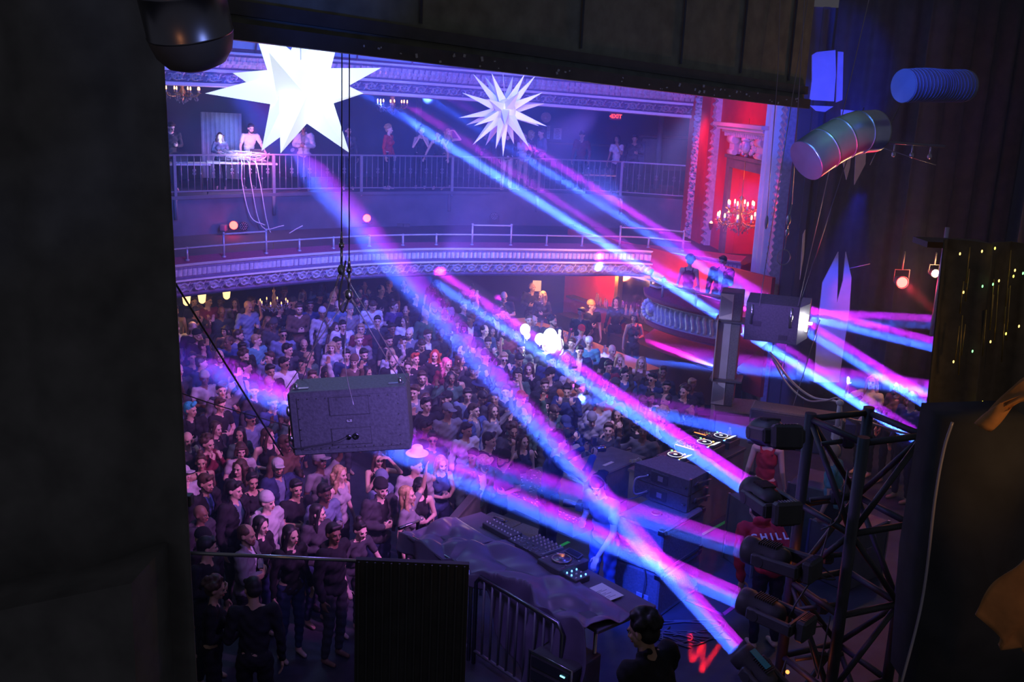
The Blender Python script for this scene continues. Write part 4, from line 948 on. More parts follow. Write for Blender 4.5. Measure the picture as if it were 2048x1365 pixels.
# (positions by sight lines onto the table top)
def on(px,py,z): return W(px,py,z)
zt = SZ+TZ
deck(on(1352,928,zt), ta+PI, 'lit deck at the near end of the back table, its wheel glowing white', s=1.1)
mixer(on(1376,903,zt), ta+PI, 'lit mixer full of coloured buttons between the two glowing decks')
deck(on(1410,902,zt+.02), ta+PI, 'lit deck with a bright white ring in the middle of the back table', s=1.1)
deck(on(1443,888,zt), ta+PI, 'lit deck with red lights beside the water bottle', s=1.05)
mixer(on(1408,880,zt), ta+PI, 'small lit effects box behind the middle deck', .2,.2, True, 3)
p = on(1457,885,zt); r = empty('water_bottle', p, 0, 'clear plastic water bottle standing at the far end of the lit deck table', 'bottle')
MB().lathe([(.001,0),(.032,0),(.034,.02),(.030,.06),(.034,.1),(.030,.13),(.034,.15),(.012,.195),(.012,.205)],n=14).build('body','glass',r); MB().cyl((0,0,.205),(0,0,.225),.014,10).build('cap','white',r); MB().lathe([(.0345,.07),(.0345,.12)],n=14).build('label','white',r)
r = empty('road_case', Vector((1.30,13.35,SZ)), ta, 'low black road case with pale tape, left of the lit decks', 'case')
MB().box((0,0,.36),(1.5,.6,.72),bev=.01).build('case_body','velvet',r); MB().box((.1,-.1,.722),(.22,.05,.004)).build('tape_strip','paper',r); MB().box((0,0,.70),(1.52,.62,.02)).build('edge_trim','black_paint',r)
q = W(1273,927,1.64); mb = MB()
for k in range(5): mb.box((.03*k-.06,.01*k,.03),(.09,.003,.06),M4=Matrix.Rotation(.5*k,4,'Z')@Matrix.Rotation(.5-.2*k,4,'X'))
tag(mb.build('crumpled_tissue','paper',loc=q),'crumpled white tissues on the black road case','tissue')
mb = MB()
for k in range(3): mb.tube(spline([on(1352+8*k,905-6*k,zt+.05),on(1350+9*k,888-5*k,zt+.1),on(1372+8*k,880-4*k,zt+.08),on(1388+5*k,884-3*k,zt+.04)],14),.006,5)
tag(mb.build('patch_cables','rail_paint'),'blue lit patch cables looping behind the glowing mixer','cables',kind='stuff')
# front DJ table: from (-.27,10.54) to (1.42,8.6)
fa = Vector((-.42,10.72,0)); fb = Vector((1.36,8.66,0)); fd = (fb-fa).normalized(); fL = (fb-fa).length; fn = Vector((-fd.y,fd.x,0)); fn = fn if fn.x > 0 else -fn   # towards the performer
fang = math.atan2(fd.y, fd.x)
def ft(u, v, z=1.9): return fa+fd*u+fn*v+Vector((0,0,z))
r = empty('dj_table', fa+fd*fL/2+Vector((0,0,SZ)), fang, 'long folding table in front with mixer and controllers, half covered by black cloth', 'table')
s_ = 1 if (Matrix.Rotation(fang,3,'Z')@Vector((0,1,0))).dot(fn) > 0 else -1
MB().box((0,-.20*s_,.975),(fL,.80,.045),bev=.008).build('tabletop','wall_paint',r)
for sx in (-1,1):
    for v in (-.5,.14): MB().cyl((sx*(fL/2-.12),v*s_,0),(sx*(fL/2-.12),v*s_,.96),.02,8).build('leg','metal',r)
def onz(px,py,z=1.9): return W(px,py,z)
def gearbox(px,py,w,d,lab,rows,cols,knob='metal',name='controller'):
    p = onz(px,py); r = empty(name, p, fang, lab, 'controller'); MB().box((0,0,.03),(w,d,.06),bev=.006).build('housing','black_paint',r)
    for j in range(rows):
        for i in range(cols):
            x, y = -w/2+w*(i+.5)/cols, -d/2+d*(j+.5)/rows
            if (j+i*2) % 5 < 3: MB().lathe([(.009,.06),(.008,.075),(.001,.075)],c=(x,y,0),n=7).build('knob',knob,r)
            else: MB().box((x,y,.064),(.015,.02,.012),bev=.002).build('pad','white',r)
    return r
gearbox(1004,1066,.46,.20,'slim black controller with white keys at the far end of the front table',2,9,'white')
gearbox(1036,1090,.16,.16,'small square button box beside the slim controller',3,3,'white')
mixer(onz(1078,1108), fang+ (0 if s_>0 else PI), 'wide mixer with many pale knobs in the middle of the front table', .42,.34, False, 6)
deck(onz(1125,1138), fang, 'unlit deck with a silver wheel near the standing man\'s hand', False, 1.05)
gearbox(1152,1160,.2,.2,'small box with blue lit buttons at the near side of the silver deck',3,3,'em_blue')
p = onz(1210,1186,1.925); r = empty('paper_sheet', p, 0, 'white printed sheet lying on the near end of the front table', 'paper')
cnr = [W(x,y,1.925)-p for x,y in ((1172,1180),(1204,1167),(1248,1192),(1209,1207))]
MB().quad(*cnr, th=.003).build('sheet','paper',r); mb = MB()
for k in range(9):
    a = cnr[3].lerp(cnr[0], .1+.07*k).lerp(cnr[2].lerp(cnr[1], .1+.07*k), .08); b = cnr[3].lerp(cnr[0], .1+.07*k).lerp(cnr[2].lerp(cnr[1], .1+.07*k), .35+.2*((k*5)%3)); mb.tube([a+Vector((0,0,.003)),b+Vector((0,0,.003))],.0025,4)
mb.build('print','black_paint',r)
# barricade along the front, top rail at 1.9
ba, bb_ = Vector((-1.16,10.27,0)), Vector((.62,8.28,0)); bdir = (bb_-ba).normalized(); bL = (bb_-ba).length
for k in range(2):
    a = ba+bdir*(bL*k/2+.03); r = empty('crowd_barrier', a, math.atan2(bdir.y,bdir.x), ['far','near'][k]+' steel crowd barrier with upright bars beside the draped table', 'barrier')
    l = bL/2-.08; MB().tube([(0,0,.03),(0,0,1.82),(.06,0,1.9),(l-.06,0,1.9),(l,0,1.82),(l,0,.03)],.022,8).build('frame','lamp_metal',r)
    MB().cyl((0,0,1.05),(l,0,1.05),.018,8).build('lower_rail','iron',r)
    n = 10
    for i in range(1,n): MB().cyl((l*i/n,0,1.05),(l*i/n,0,1.88),.013,6).build('bar','iron',r)
c = W(836,1043,1.9); a0 = ba+Vector((0,0,1.9)); tag(MB().tube([a0, Vector((c.x,c.y,1.9)), Vector((c.x,c.y,1.0))],.022,8).build('barrier_corner','lamp_metal'),'short return of the barrier rail at the corner by the crowd','rail')
c = W(1000,985,1.1); e = W(845,1050,1.5)
r = empty('crowd_barrier', Vector((-.98,10.95,0)), 0, 'black crowd control wall between the front row and the floor speakers', 'barrier')
A1, A2 = Vector((-1.02,10.9,0)), Vector((-.30,13.55,0)); dd = (A2-A1).normalized(); L_ = (A2-A1).length
MB().box((L_/2,0,.6),(L_,.06,1.2)).build('panel','velvet',r); MB().box((L_/2,0,1.22),(L_,.12,.06),bev=.01).build('top_ledge','black_paint',r); r.rotation_euler = (0,0,math.atan2(dd.y,dd.x))
for k,(q1,q2) in enumerate((((1.25,14.75),(2.35,15.3)),((2.45,15.4),(3.3,16.3)))):
    q1,q2 = Vector((*q1,0)),Vector((*q2,0)); dd = (q2-q1).normalized(); L_ = (q2-q1).length
    r = empty('crowd_barrier', q1, math.atan2(dd.y,dd.x), ['padded black barrier left of the lit decks with people leaning on it','padded black barrier behind the water bottle'][k], 'barrier'); MB().box((L_/2,0,.62),(L_,.1,1.24),bev=.02).build('panel','velvet',r); MB().tube([(0,0,1.26),(L_,0,1.26)],.05,8).build('padded_top','black_cloth',r)
# floor subs with handles by the front table, confetti riser
ma = math.atan2(12.01-12.48,.49+.11); 
for k in range(2):
    r = empty('subwoofer', Vector((-.17+.52*k*math.cos(ma), 12.0+.52*k*math.sin(ma), SZ)), ma, ['left','right'][k]+' floor subwoofer lying flat with a recessed handle, behind the slim controller', 'speaker')
    MB().box((0,0,.165),(.50,.66,.33),bev=.012).build('cabinet','wall_blue',r) if False else MB().box((0,0,.165),(.50,.66,.33),bev=.012).build('cabinet','speaker_black',r)
    MB().box((.0,.18 if k==0 else -.15,.331),(.22,.11,.006),bev=.002).build('handle_recess','screen_dark',r); mb = MB(); handle(mb,0,.18 if k==0 else -.15,.336); mb.build('handle','metal',r)
cf = [Vector(v) for v in ((-.25,13.72,0),(.5,14.5,0),(1.75,14.45,0),(1.55,13.05,0),(.93,12.42,0))]
mb = MB(); n = 5; mb._add([v+Vector((0,0,1.1)) for v in cf]+[v+Vector((0,0,.0)) for v in cf],[(0,1,2,3,4)]+[(i,(i+1)%5,(i+1)%5+5,i+5) for i in range(5)])
mk('riser_top',(.10,.13,.18),.28,noise=.2,scale=3)
tag(mb.build('stage_riser','riser_top'),'low glossy riser scattered with confetti in front of the decks','stage riser')
rr = random.Random(21); mb = MB()
for i in range(260):
    u, v = rr.random(), rr.random(); p = cf[0].lerp(cf[1],u).lerp(cf[4].lerp(cf[3],u),v**.8)+Vector((rr.uniform(-.05,.05),0,1.104)); w = rr.uniform(.008,.02)
    mb.box(p,(w,w*rr.uniform(1,3.4),.003),mi=rr.choice((0,0,1,2)),M4=Matrix.Rotation(rr.uniform(0,6),4,'Z')@Matrix.Rotation(rr.uniform(-.5,.5),4,'X'))
tag(mb.build('confetti',['white','gold','paper']),'scattered white and gold confetti on the glossy riser','confetti',kind='stuff')
for px,py,lab in ((1022,980,'plastic cup standing on the confetti strewn riser near its corner'),(1057,958,'plastic cup lying back on the riser behind the confetti')):
    p = W(px,py,1.1); tag(MB().lathe([(.001,0),(.03,0),(.045,.12),(.043,.12),(.028,.005)],n=14).build('plastic_cup','glass',loc=p),lab,'cup')
point(W(1150,960,1.9)+Vector((.1,.1,0)), (1,.85,.5), 4, .1)
# black cloth over the front table edge and barrier
mk('satin',(.16,.13,.22),.42,noise=.2,scale=4,spec=.6)
NU, NV = 150, 60; mb = MB(); g = []
for i in range(NU+1):
    u = .02+(fL+.0)*i/NU; row = []; k = min(1,max(0,(u-1.35)/.5)); hang = .22+.85*k; flat = .74-.14*k; tot = flat+hang
    e0 = -.05-.07*math.sin(u*1.9+.6)-(.10 if u < .8 else 0)-.16*max(0,min(1,(u-1.7)*3))
    for j in range(NV+1):
        a = tot*j/NV; w = min(1,a/.25)
        f = .045*math.sin(u*6.1+a*7)*w+.06*abs(math.sin(u*4.3-a*8+2*math.sin(u*2.1)))*w+.02*math.sin(u*15+a*19)*w
        if a < flat: off, z = e0-a, 1.935+f-.04*(a/flat)
        else: h_ = a-flat; off, z = e0-flat-.06*math.sin(u*13+1.5*math.sin(u*3)+h_*2)*min(1,h_*3)-.10*h_, 1.93-h_*.97+f*max(0,1-h_*3)
        row.append(mb.bm.verts.new(ft(u, off, z)+fd*(.05*math.sin(a*6+u*3))*w))
    g.append(row)
for i in range(NU):
    for j in range(NV): q = mb.bm.faces.new((g[i][j],g[i+1][j],g[i+1][j+1],g[i][j+1])); q.smooth = True
o = mb.build('draped_cloth','satin'); o.modifiers.new('thickness','SOLIDIFY').thickness = .008
tag(o,'crumpled black satin cloth draped over the front table and the barrier','cloth')
area((-.6,7.2,4.6), (.6,9.2,1.7), (.35,.22,1), 26, .5)
# stand with a dark metal frame below the table, case of gear
c = DY(1130,1330,8.4); r = empty('equipment_rack', (c.x,c.y,SZ), -.7, 'black rack of gear with glinting edges under the near end of the table', 'rack')
MB().box((0,0,.35),(.5,.45,.66),bev=.01).build('rack_body','black_paint',r)
for z in (.18,.32,.46,.60): MB().box((0,-.23,z),(.44,.01,.09)).box((.15,-.238,z),(.05,.008,.012),mi=1).build('rack_unit',['lamp_metal','em_cyan'],r)
MB().tube([(-.25,-.23,.0),(-.25,-.23,.70),(.25,-.23,.70),(.25,-.23,0)],.012,6).build('rack_rails','metal',r)
# black masking flat in the foreground, its top rail, and low case at far left
fx0, fx1, fy = -1.02, -.235, 6.5
a_, b_ = DY(710,1121,6.5), DY(938,1124,6.5)
r = empty('masking_flat', (a_.x,6.5,0), 0, 'black ribbed masking flat standing in the dark foreground', 'panel')
w_ = b_.x-a_.x; MB().box((w_/2,.03,a_.z/2),(w_,.05,a_.z)).build('panel','wing_velvet',r)
mb = MB()
for k in range(14): mb.box((w_*(k+.5)/14,-.002,a_.z/2),(.012,.02,a_.z-.02))
mb.build('ribs','truss',r)
r0 = DY(366,1106,6.4); r1 = DY(712,1122,6.45)
r = empty('hand_rail', r0, 0, 'thin polished metal rail running from the curtain to the masking flat', 'rail')
MB().cyl((0,0,0), r1-r0, .014, 10).build('rail_bar','metal',r); MB().cyl((0,0,.03),(0,0,-2.2),.02,8).build('rail_post','black_paint',r); MB().box((0,0,0),(.05,.05,.07),bev=.008).build('rail_joint','lamp_metal',r)
spot(DY(560,1000,5.2)+Vector((.2,-1.5,1.2)), (r0+r1)/2, (1,.45,.12), 10, 22, .4, .05)
p = DY(0,1250,4.2); q = DY(262,1168,4.35); s_ = DY(272,1365,4.35)
mb = MB().hexa([Vector((p.x-.6,p.y+.02,0)),Vector((q.x,q.y,0)),Vector((q.x+.02,q.y+.5,0)),Vector((p.x-.6,p.y+.5,0))],[Vector((p.x-.6,p.y+.02,p.z-.1)),Vector((q.x,q.y,q.z)),Vector((q.x+.02,q.y+.5,q.z)),Vector((p.x-.6,p.y+.5,p.z-.1))])
tag(mb.build('draped_case','velvet'),'tall black draped case in the lower corner in front of the curtain','case')
r = empty('work_light', DY(372,1000,4.95), 0, 'small boxy fixture with a blue lens clamped on a pipe at the curtain edge', 'lamp')
MB().box((0,0,0),(.07,.06,.06),bev=.006).build('housing','black_paint',r); MB().box((0,-.031,0),(.03,.004,.02)).build('lens','em_cyan2' if False else 'metal',r); MB().cyl((-.035,0,.35),(-.035,0,-.9),.009,6).build('pipe','lamp_metal',r); MB().ell((-.03,0,.09),(.03,.03,.05)).build('clamp','lamp_metal',r)
# lighting of the stage gear
spot(DY(1100,1000,9)+Vector((0,0,.8)), nc+Vector((-.1,.3,.45)), (.01,.04,1), 500, 34, .7, .15)
spot((.2,7.8,4.6), nc+Vector((-.15,.3,.5)), (.01,.05,1), 2600, 24, .7, .15)
spot((2.6,10.3,6.2), (1.4,11.2,1.6), (.08,.10,1), 420, 75, .9, .3)
spot((4.2,11,6), (3.4,12.4,2.2), (1,.35,.4), 120, 16, .7, .1)
# W shaped red gobo light on the stage floor
for (x1,y1),(x2,y2) in (((1380,1272),(1384,1326)),((1386,1322),(1406,1288)),((1406,1290),(1404,1346)),((1404,1342),(1440,1290))):
    a, b = W(x1,y1,SZ), W(x2,y2,SZ); c = (a+b)/2; d = (b-a); l = bpy.data.lights.new('gobo_light_source','AREA'); l.shape = 'RECTANGLE'; l.size = d.length; l.size_y = .05; l.spread = math.radians(1.2); l.color = (1,.012,.01); l.energy = .9
    o = bpy.data.objects.new('gobo_light_source', l); COL.objects.link(o); o.location = c+Vector((0,0,1.9)); o.rotation_euler = (0,0,math.atan2(d.y,d.x))
# ================================================================ right wing
mk('light_patch_cloth',(.42,.42,.5),.8,noise=.1,scale=6)
mk('wing_cloth',(.10,.10,.13),.9,noise=.3,scale=4)
curtain('stage_curtain', (5.95,20.2,0), (7.6,19.4,0), .9, 9, .06, .5, 'wing_velvet', 'dark velour leg curtain just right of the fluted frame', seed=5)
curtain('stage_curtain', (7.0,18.0,0), (9.6,19.5,0), .9, 9, .08, .6, 'wing_velvet', 'dark navy curtain behind the pointed blue light patch', seed=6)
curtain('stage_curtain', (8.2,16.5,0), (13.5,16.6,0), .9, 8.8, .08, .7, 'wing_velvet', 'wide dark curtain across the far wing behind the red lamp', seed=7)
def light_patch(pts, y, lab, m_='light_patch_cloth'):  # patches of blue spotlight on the curtain, shaped as pale cloth panels
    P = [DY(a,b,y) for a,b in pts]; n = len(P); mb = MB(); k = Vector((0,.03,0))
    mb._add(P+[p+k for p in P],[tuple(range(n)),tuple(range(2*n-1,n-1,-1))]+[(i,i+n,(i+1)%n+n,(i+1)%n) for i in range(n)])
    tag(mb.build('painted_light_patch',m_),lab,'light_patch')
light_patch([(1624,110),(1634,104),(1671,100),(1672,150),(1668,203),(1619,200),(1624,160)],17.5,'square blue light patch, shaped as cloth, above the silver duct')
light_patch([(1676,103),(1687,104),(1685,200),(1672,205)],17.6,'narrow blue light patch, shaped as cloth, beside the square one')
light_patch([(1620,211),(1667,213),(1650,224),(1632,222)],17.5,'short blue light patch, shaped as cloth, under the square one')
light_patch([(1682,219),(1712,222),(1705,238),(1683,240)],17.5,'small blue light patch, shaped as cloth, just above the silver duct')
light_patch([(1682,305),(1703,302),(1700,335),(1693,360)],17.4,'left pointed blue light patch, shaped as cloth, below the silver duct')
light_patch([(1712,300),(1733,290),(1731,328),(1709,370)],17.4,'right pointed blue light patch, shaped as cloth, below the silver duct')
light_patch([(1645,566),(1677,504),(1676,560),(1674,606),(1686,562),(1692,504),(1703,556),(1699,622),(1687,700),(1678,765),(1628,765),(1637,640)],16.9,'tall blue light patch with two sharp points, shaped as cloth, crossed by the beams')
light_patch([(1606,470),(1611,460),(1608,510),(1600,560)],17,'sliver of blue light, shaped as cloth, along the edge of the white frame')
spot((4.6,13.6,5.6), DY(1670,610,16.9), (.0,.04,1), 1300, 22, .5, .1); spot((4.6,13.6,6.3), DY(1662,200,17.5), (.0,.04,1), 1500, 28, .4, .1)
# batten pipe, bars and lamps in the wing
line(DY(1728,282,14),DY(1890,293,14),.02,'thin horizontal pipe right of the silver duct','lamp_metal','batten_pipe')
for k,px in enumerate((1790,1826,1862)): 
    p = DY(px,288+(px-1790)*.06,14); tag(MB().cyl(p,p-Vector((0,0,.12)),.012,6).ell(p-Vector((0,0,.14)),(.03,.03,.04)).build('pipe_clip','metal'),['left','middle','right'][k]+' small clip hanging under the thin horizontal pipe','clip')
def stage_lamp(px,py,y,k,lab,R=.10,pw=30,col=RED,to=None):
    p = DY(px,py,y); r = empty('par_can', p, 0, lab, 'stage light'); MB().lathe([(.001,.2),(R*.7,.18),(R,.0),(R*1.05,-.02),(R*.95,-.02),(R*.9,0)],n=18,M4=Matrix.Rotation(PI/2,4,'X')@Matrix.Rotation(PI,4,'X')).build('housing','black_paint',r)
    MB().cyl((0,.0,0),(0,-.012,0),R*.85,16).build('lens',k,r); MB().tube([(-R*1.2,.05,0),(-R*1.2,.05,R*2),(R*1.2,.05,R*2),(R*1.2,.05,0)],.01,5).build('yoke','black_paint',r); MB().cyl((0,.05,R*2),(0,.05,R*5),.012,6).build('hanger','black_paint',r)
    point(p-Vector((0,.25,0)), col, pw, .08)
stage_lamp(1804,565,14.5,'em_red','round red stage lamp shining in the dark wing',.09,40)
stage_lamp(1870,547,14.5,'em_white','glaring warm white stage lamp beside the tall pipe',.06,60,(1,.6,.25))
a = DY(1804,565,14.4); b = DY(1872,625,13.6); spot(a+Vector((0,-.1,0)), b, (1,.02,.05), 9000, 3.2, .6, .05)
L = (b-a).length; tag(MB().tube([a,b+(b-a)*.5],.1,16,rs=[.07,.12]).build('added_haze_plume',[bmt]),'column of denser haze added along the red lamp beam','haze','haze columns added along the light beams','stuff')
c = DY(1722,562,15.8); spot(DY(1760,470,13)+Vector((0,-1,.5)), c, (1,.01,.12), 700, 9, .8, .1)
line(DY(1895,455,13.6),DY(1863,672,13.6),.03,'tall pipe lit violet at the edge of the dark curtain','rail_paint','stand_pipe')
line(DY(1700,537,15),DY(1740,528,15),.008,'thin black line above the red glow on the wing curtain')
for k,(a,b) in enumerate((((1728,215),(1590,640)),((1800,210),(1740,330)),((1730,285),(1872,330)),((1640,640),(1560,900)))):
    line(DY(*a,13.5),DY(*b,13.0),.006,['long faint line slanting from the silver duct past the hung wedge speaker','short faint line under the flexible duct','faint line sloping right from the silver duct','faint line dropping beside the tall blue light patch'][k],'lamp_metal')
# backstage people rail, cables
mb = MB().tube(spline([DY(1540,705,13),DY(1580,760,12.8),DY(1625,795,12.5),DY(1675,805,12.2),DY(1690,835,12),DY(1745,848,12.3),DY(1800,865,12.6),DY(1838,872,12.8)],50),.016,6)
tag(mb.build('multicore_cable','rail_paint'),'bundle of blue lit cables swagging from the speaker column to the truss','cable')
mb = MB().tube(spline([DY(1545,715,13),DY(1572,765,12.8),DY(1612,800,12.5),DY(1650,802,12.2),DY(1680,800,12.1),DY(1682,860,12.0),DY(1672,890,11.9)],40),.012,6)
tag(mb.build('loose_cable','rail_paint'),'looser cable drooping below the blue cable bundle','cable')
tag(MB().ell((0,0,0),(.05,.05,.04)).cyl((0,0,-.02),(0,0,-.35),.03,8).box((0,0,-.4),(.1,.08,.18),bev=.01).build('cable_hook','white',loc=DY(1680,806,12)),'white lit hook holding the cables up behind the top moving head','hook')
for k,(px,py) in enumerate(((1728,842),(1824,873))): tag(MB().cyl((0,0,-.04),(0,0,.04),.022,8).build('red_tape_band','em_redtape' if False else 'red_trim',loc=DY(px,py,12.3+.25*k)),['red tape wrapped on the cable bundle near the hook','red tape wrapped on the cable bundle by the dark curtain'][k],'tape')
r = empty('speaker_wedge', DY(1640,845,12.6)+Vector((-.3,0,0)), -.35, 'long low speaker box behind the highest moving head', 'speaker')
MB().box((0,0,-.1),(1.2,.4,.5),bev=.02).build('cabinet','speaker_black',r); MB().box((0,-.21,-.1),(1.14,.012,.42)).build('grille','wall_paint',r)
c = W(1585,950,1.9)
for k,(px,py,w,d,h) in enumerate(((1520,1000,.5,.6,.9),(1700,1040,.8,.6,.75),(1640,960,.7,.6,1.0))):
    p = W(px,py,SZ+h); p.z = SZ; r = empty('road_case', p, .4+.3*k, ['black case with a blue lit side behind the woman in red','road case behind the truss tower lit blue','tall case beside the seated drummer figure'][k].replace('seated drummer figure','highest moving head'), 'case')
    MB().box((0,0,h/2),(w,d,h),bev=.015).build('case_body','black_paint',r); mb = MB()
    for sx in (-1,1):
        for sy in (-1,1): MB().box((sx*w/2,sy*d/2,h/2),(.03,.03,h)).build('edge_angle','metal',r); MB().box((0,-d/2-.005,h*.6),(.12,.012,.08),bev=.003).build('latch','metal',r)
# floor tapes
mk('neon_tape',(.05,.9,.1),.6,noise=.05); mk('pink_tape',(.9,.08,.3),.6,noise=.05)
for k,(a,b,m_,lab) in enumerate((((1098,1104),(1138,1084),'neon_tape','green tape line on the stage floor between the two men'),((1404,1070),(1482,1027),'neon_tape','long green tape line on the stage floor right of the subwoofers'),((1372,1200),(1446,1230),'pink_tape','pink tape edge on the floor below the crossing beams'),((1446,1230),(1470,1212),'pink_tape','short pink tape edge meeting the fourth moving head'),((1612,1075),(1642,1087),'neon_tape','short green tape mark behind the truss tower'),((1642,1087),(1614,1105),'pink_tape','short pink tape mark behind the truss tower'))):
    a, b = W(*a,SZ+.006), W(*b,SZ+.006); d = (b-a).normalized(); n_ = Vector((-d.y,d.x,0))*.025
    tag(MB().quad(a-n_,b-n_,b+n_,a+n_,th=.005).build('floor_tape',m_),lab,'tape')
for k in range(7):
    rr = random.Random(40+k); P = [W(1290+rr.uniform(-30,180),1275+rr.uniform(-35,25),SZ+.015) for _ in range(5)]
    tag(MB().tube(spline(P,24),.009,5).build('floor_cable','black_paint'),['loose black cable on the floor by the subwoofers','second loop of cable on the floor by the subwoofers','cable crossing under the crossing beams','cable running to the lowest moving head','thin cable curling near the red light patch','cable looping left of the red light patch','cable end beside the crouched helper'][k],'cable')
# ---- near right drape with sequin lights and orange lit cloth
P0, P1 = DY(1893,468,4.6), DY(1800,1365,4.6)
mb = MB(); NUx = 60
g = []
for j in range(31):
    z = 6.05-(3.3)*j/30; t = (z-P0.z)/(P1.z-P0.z); x0 = P0.x+(P1.x-P0.x)*min(max(t,0),1.2); row = []
    for i in range(NUx+1): u = i/NUx*2.2; row.append(mb.bm.verts.new(Vector((x0+u, 4.6+.05*math.sin(u*26)+.02*math.sin(u*61), z))))
    g.append(row)
for j in range(30):
    for i in range(NUx): q = mb.bm.faces.new((g[j][i],g[j][i+1],g[j+1][i+1],g[j+1][i])); q.smooth = True
mk('ribbed_drape',(.10,.085,.07),.6,noise=.3,scale=20)
o = mb.build('ribbed_drape','ribbed_drape'); o.modifiers.new('thickness','SOLIDIFY').thickness = .01; tag(o,'dark ribbed drape catching faint amber light along the right side','curtain')
leds = [(1964,503),(1990,497),(1920,508),(1965,573),(1998,562),(2027,553),(1927,585),(1986,569),(2038,653),(2012,668),(1981,684),(1945,703),(1907,724),(1965,805),(1885,857),(1863,985),(1840,1106),(1817,1220),(2030,541),(2046,547)]
for k,(px,py) in enumerate(leds):
    p = DY(px,py,4.5); o = MB().ell((0,0,0),(.004,.004,.007),u=6,v=5).build('led_bead',('em_amber','em_yellow','em_amber','em_green')[k%4],loc=p)
    tag(o,'tiny glowing amber or green bead on the dark ribbed drape','light bead','glowing beads on the ribbed drape')
rr = random.Random(77)
for k in range(16):
    x = 1915+rr.uniform(0,130); y0 = 480+rr.uniform(0,180); a = DY(x,y0,4.52); b = DY(x-8,y0+rr.uniform(60,120),4.52)
    tag(MB().tube([a,b],.003,4).build('bead_string','gold'),'thin glinting string hanging on the dark ribbed drape','string','glinting strings on the ribbed drape')
def blob(name, pts, y, th, m_, lab, cat):
    P = [DY(a,b,y) for a,b in pts]; n = len(P); c_ = sum(P,Vector())/n; mb = MB(); k = Vector((0,th,0))
    mb._add(P+[p+k for p in P]+[c_-Vector((0,th*.6,0))],[(i,(i+1)%n,2*n) for i in range(n)]+[tuple(range(2*n-1,n-1,-1))]+[(i,i+n,(i+1)%n+n,(i+1)%n) for i in range(n)],0,True)
    return tag(mb.build(name,m_),lab,cat)
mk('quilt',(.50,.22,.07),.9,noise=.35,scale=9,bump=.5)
def patch(name, c4, y, bulge, m_, lab, cat, seed=0):
    A_,B_,C_,D_ = [DY(a,b,y) for a,b in c4]; mb = MB(); g = []; N = 24; r = random.Random(seed); p1, p2 = r.uniform(0,6), r.uniform(0,6)
    for i in range(N+1):
        row = []
        for j in range(N+1):
            u, v = i/N, j/N; p = A_.lerp(B_,u).lerp(D_.lerp(C_,u),v); k = 4*v*(1-v)
            row.append(mb.bm.verts.new(p+Vector((.02*math.sin(v*6+p1),-bulge*k*(.4+.6*u)-.015*math.sin(u*9+p1)*math.sin(v*8+p2),.03*math.sin(u*PI)+.012*math.sin(u*7+p2)))))
        g.append(row)
    for i in range(N):
        for j in range(N): q = mb.bm.faces.new((g[i][j],g[i+1][j],g[i+1][j+1],g[i][j+1])); q.smooth = True
    o = mb.build(name,m_); o.modifiers.new('thickness','SOLIDIFY').thickness = .02; return tag(o,lab,cat)
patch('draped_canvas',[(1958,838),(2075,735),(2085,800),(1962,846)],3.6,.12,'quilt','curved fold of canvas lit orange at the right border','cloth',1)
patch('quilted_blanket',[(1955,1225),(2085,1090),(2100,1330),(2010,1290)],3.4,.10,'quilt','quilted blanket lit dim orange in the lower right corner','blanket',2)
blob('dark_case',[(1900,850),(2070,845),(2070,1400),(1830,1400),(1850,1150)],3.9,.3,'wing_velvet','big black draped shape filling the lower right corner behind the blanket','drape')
tag(MB().tube(spline([DY(1905,845,3.8),DY(1888,900,3.8),DY(1870,1000,3.8),DY(1845,1200,3.8),DY(1800,1380,3.8)],30),.006,6).build('edge_piping','rail_paint'),'thin piping line down the edge of the big black drape','piping')
spot((3.0,1.6,6.2), DY(2020,790,3.6), (1,.5,.12), 60, 30, .8, .1); spot((2.6,1.2,5.9), DY(2030,1200,3.4), (1,.45,.12), 9, 36, .9, .1); spot((2.9,2.2,7.0), DY(1985,620,4.6), (1,.55,.15), 12, 40, .9, .1)
mb = MB().box((0,0,0),(.34,.2,.03)); tag(mb.build('shelf_board','wood',loc=DY(1905,487,5.2)),'wooden shelf edge lit amber above the ribbed drape','shelf')
# ================================================================ people
mk('skin',(1,1,1),.5,noise=.05,scale=5,objcol=True); mk('cloth',(1,1,1),.85,noise=.22,scale=9,objcol=True,spec=.25); mk('hair_mat',(1,1,1),.55,noise=.5,scale=40,objcol=True)
mk('eye_white',(.7,.7,.7),.3); mk('eye_dark',(.012,.01,.01),.3); mk('lips',(.40,.10,.10),.5)
SKIN = dict(pale=(.72,.50,.42), fair=(.62,.42,.33), tan=(.46,.29,.20), brown=(.22,.12,.08), dark=(.10,.055,.04))
CLR = dict(black=(.018,.018,.022),navy=(.03,.045,.12),charcoal=(.05,.05,.06),grey=(.20,.20,.23),pale_grey=(.42,.42,.46),white=(.72,.72,.76),blue=(.06,.10,.26),denim=(.15,.20,.32),
 red=(.45,.03,.04),maroon=(.16,.02,.04),green=(.05,.11,.08),teal=(.10,.30,.36),pink=(.6,.2,.35),purple=(.10,.05,.16),brown=(.12,.07,.05),cream=(.6,.52,.45),orange=(.5,.18,.05),yellow=(.5,.4,.1))
HC = dict(black=(.012,.011,.012),brown=(.06,.032,.02),fair=(.40,.27,.14),red=(.35,.06,.03),grey=(.35,.34,.34),cyan=(.05,.5,.65),pink=(.7,.18,.3))
def V(*a): return Vector(a)
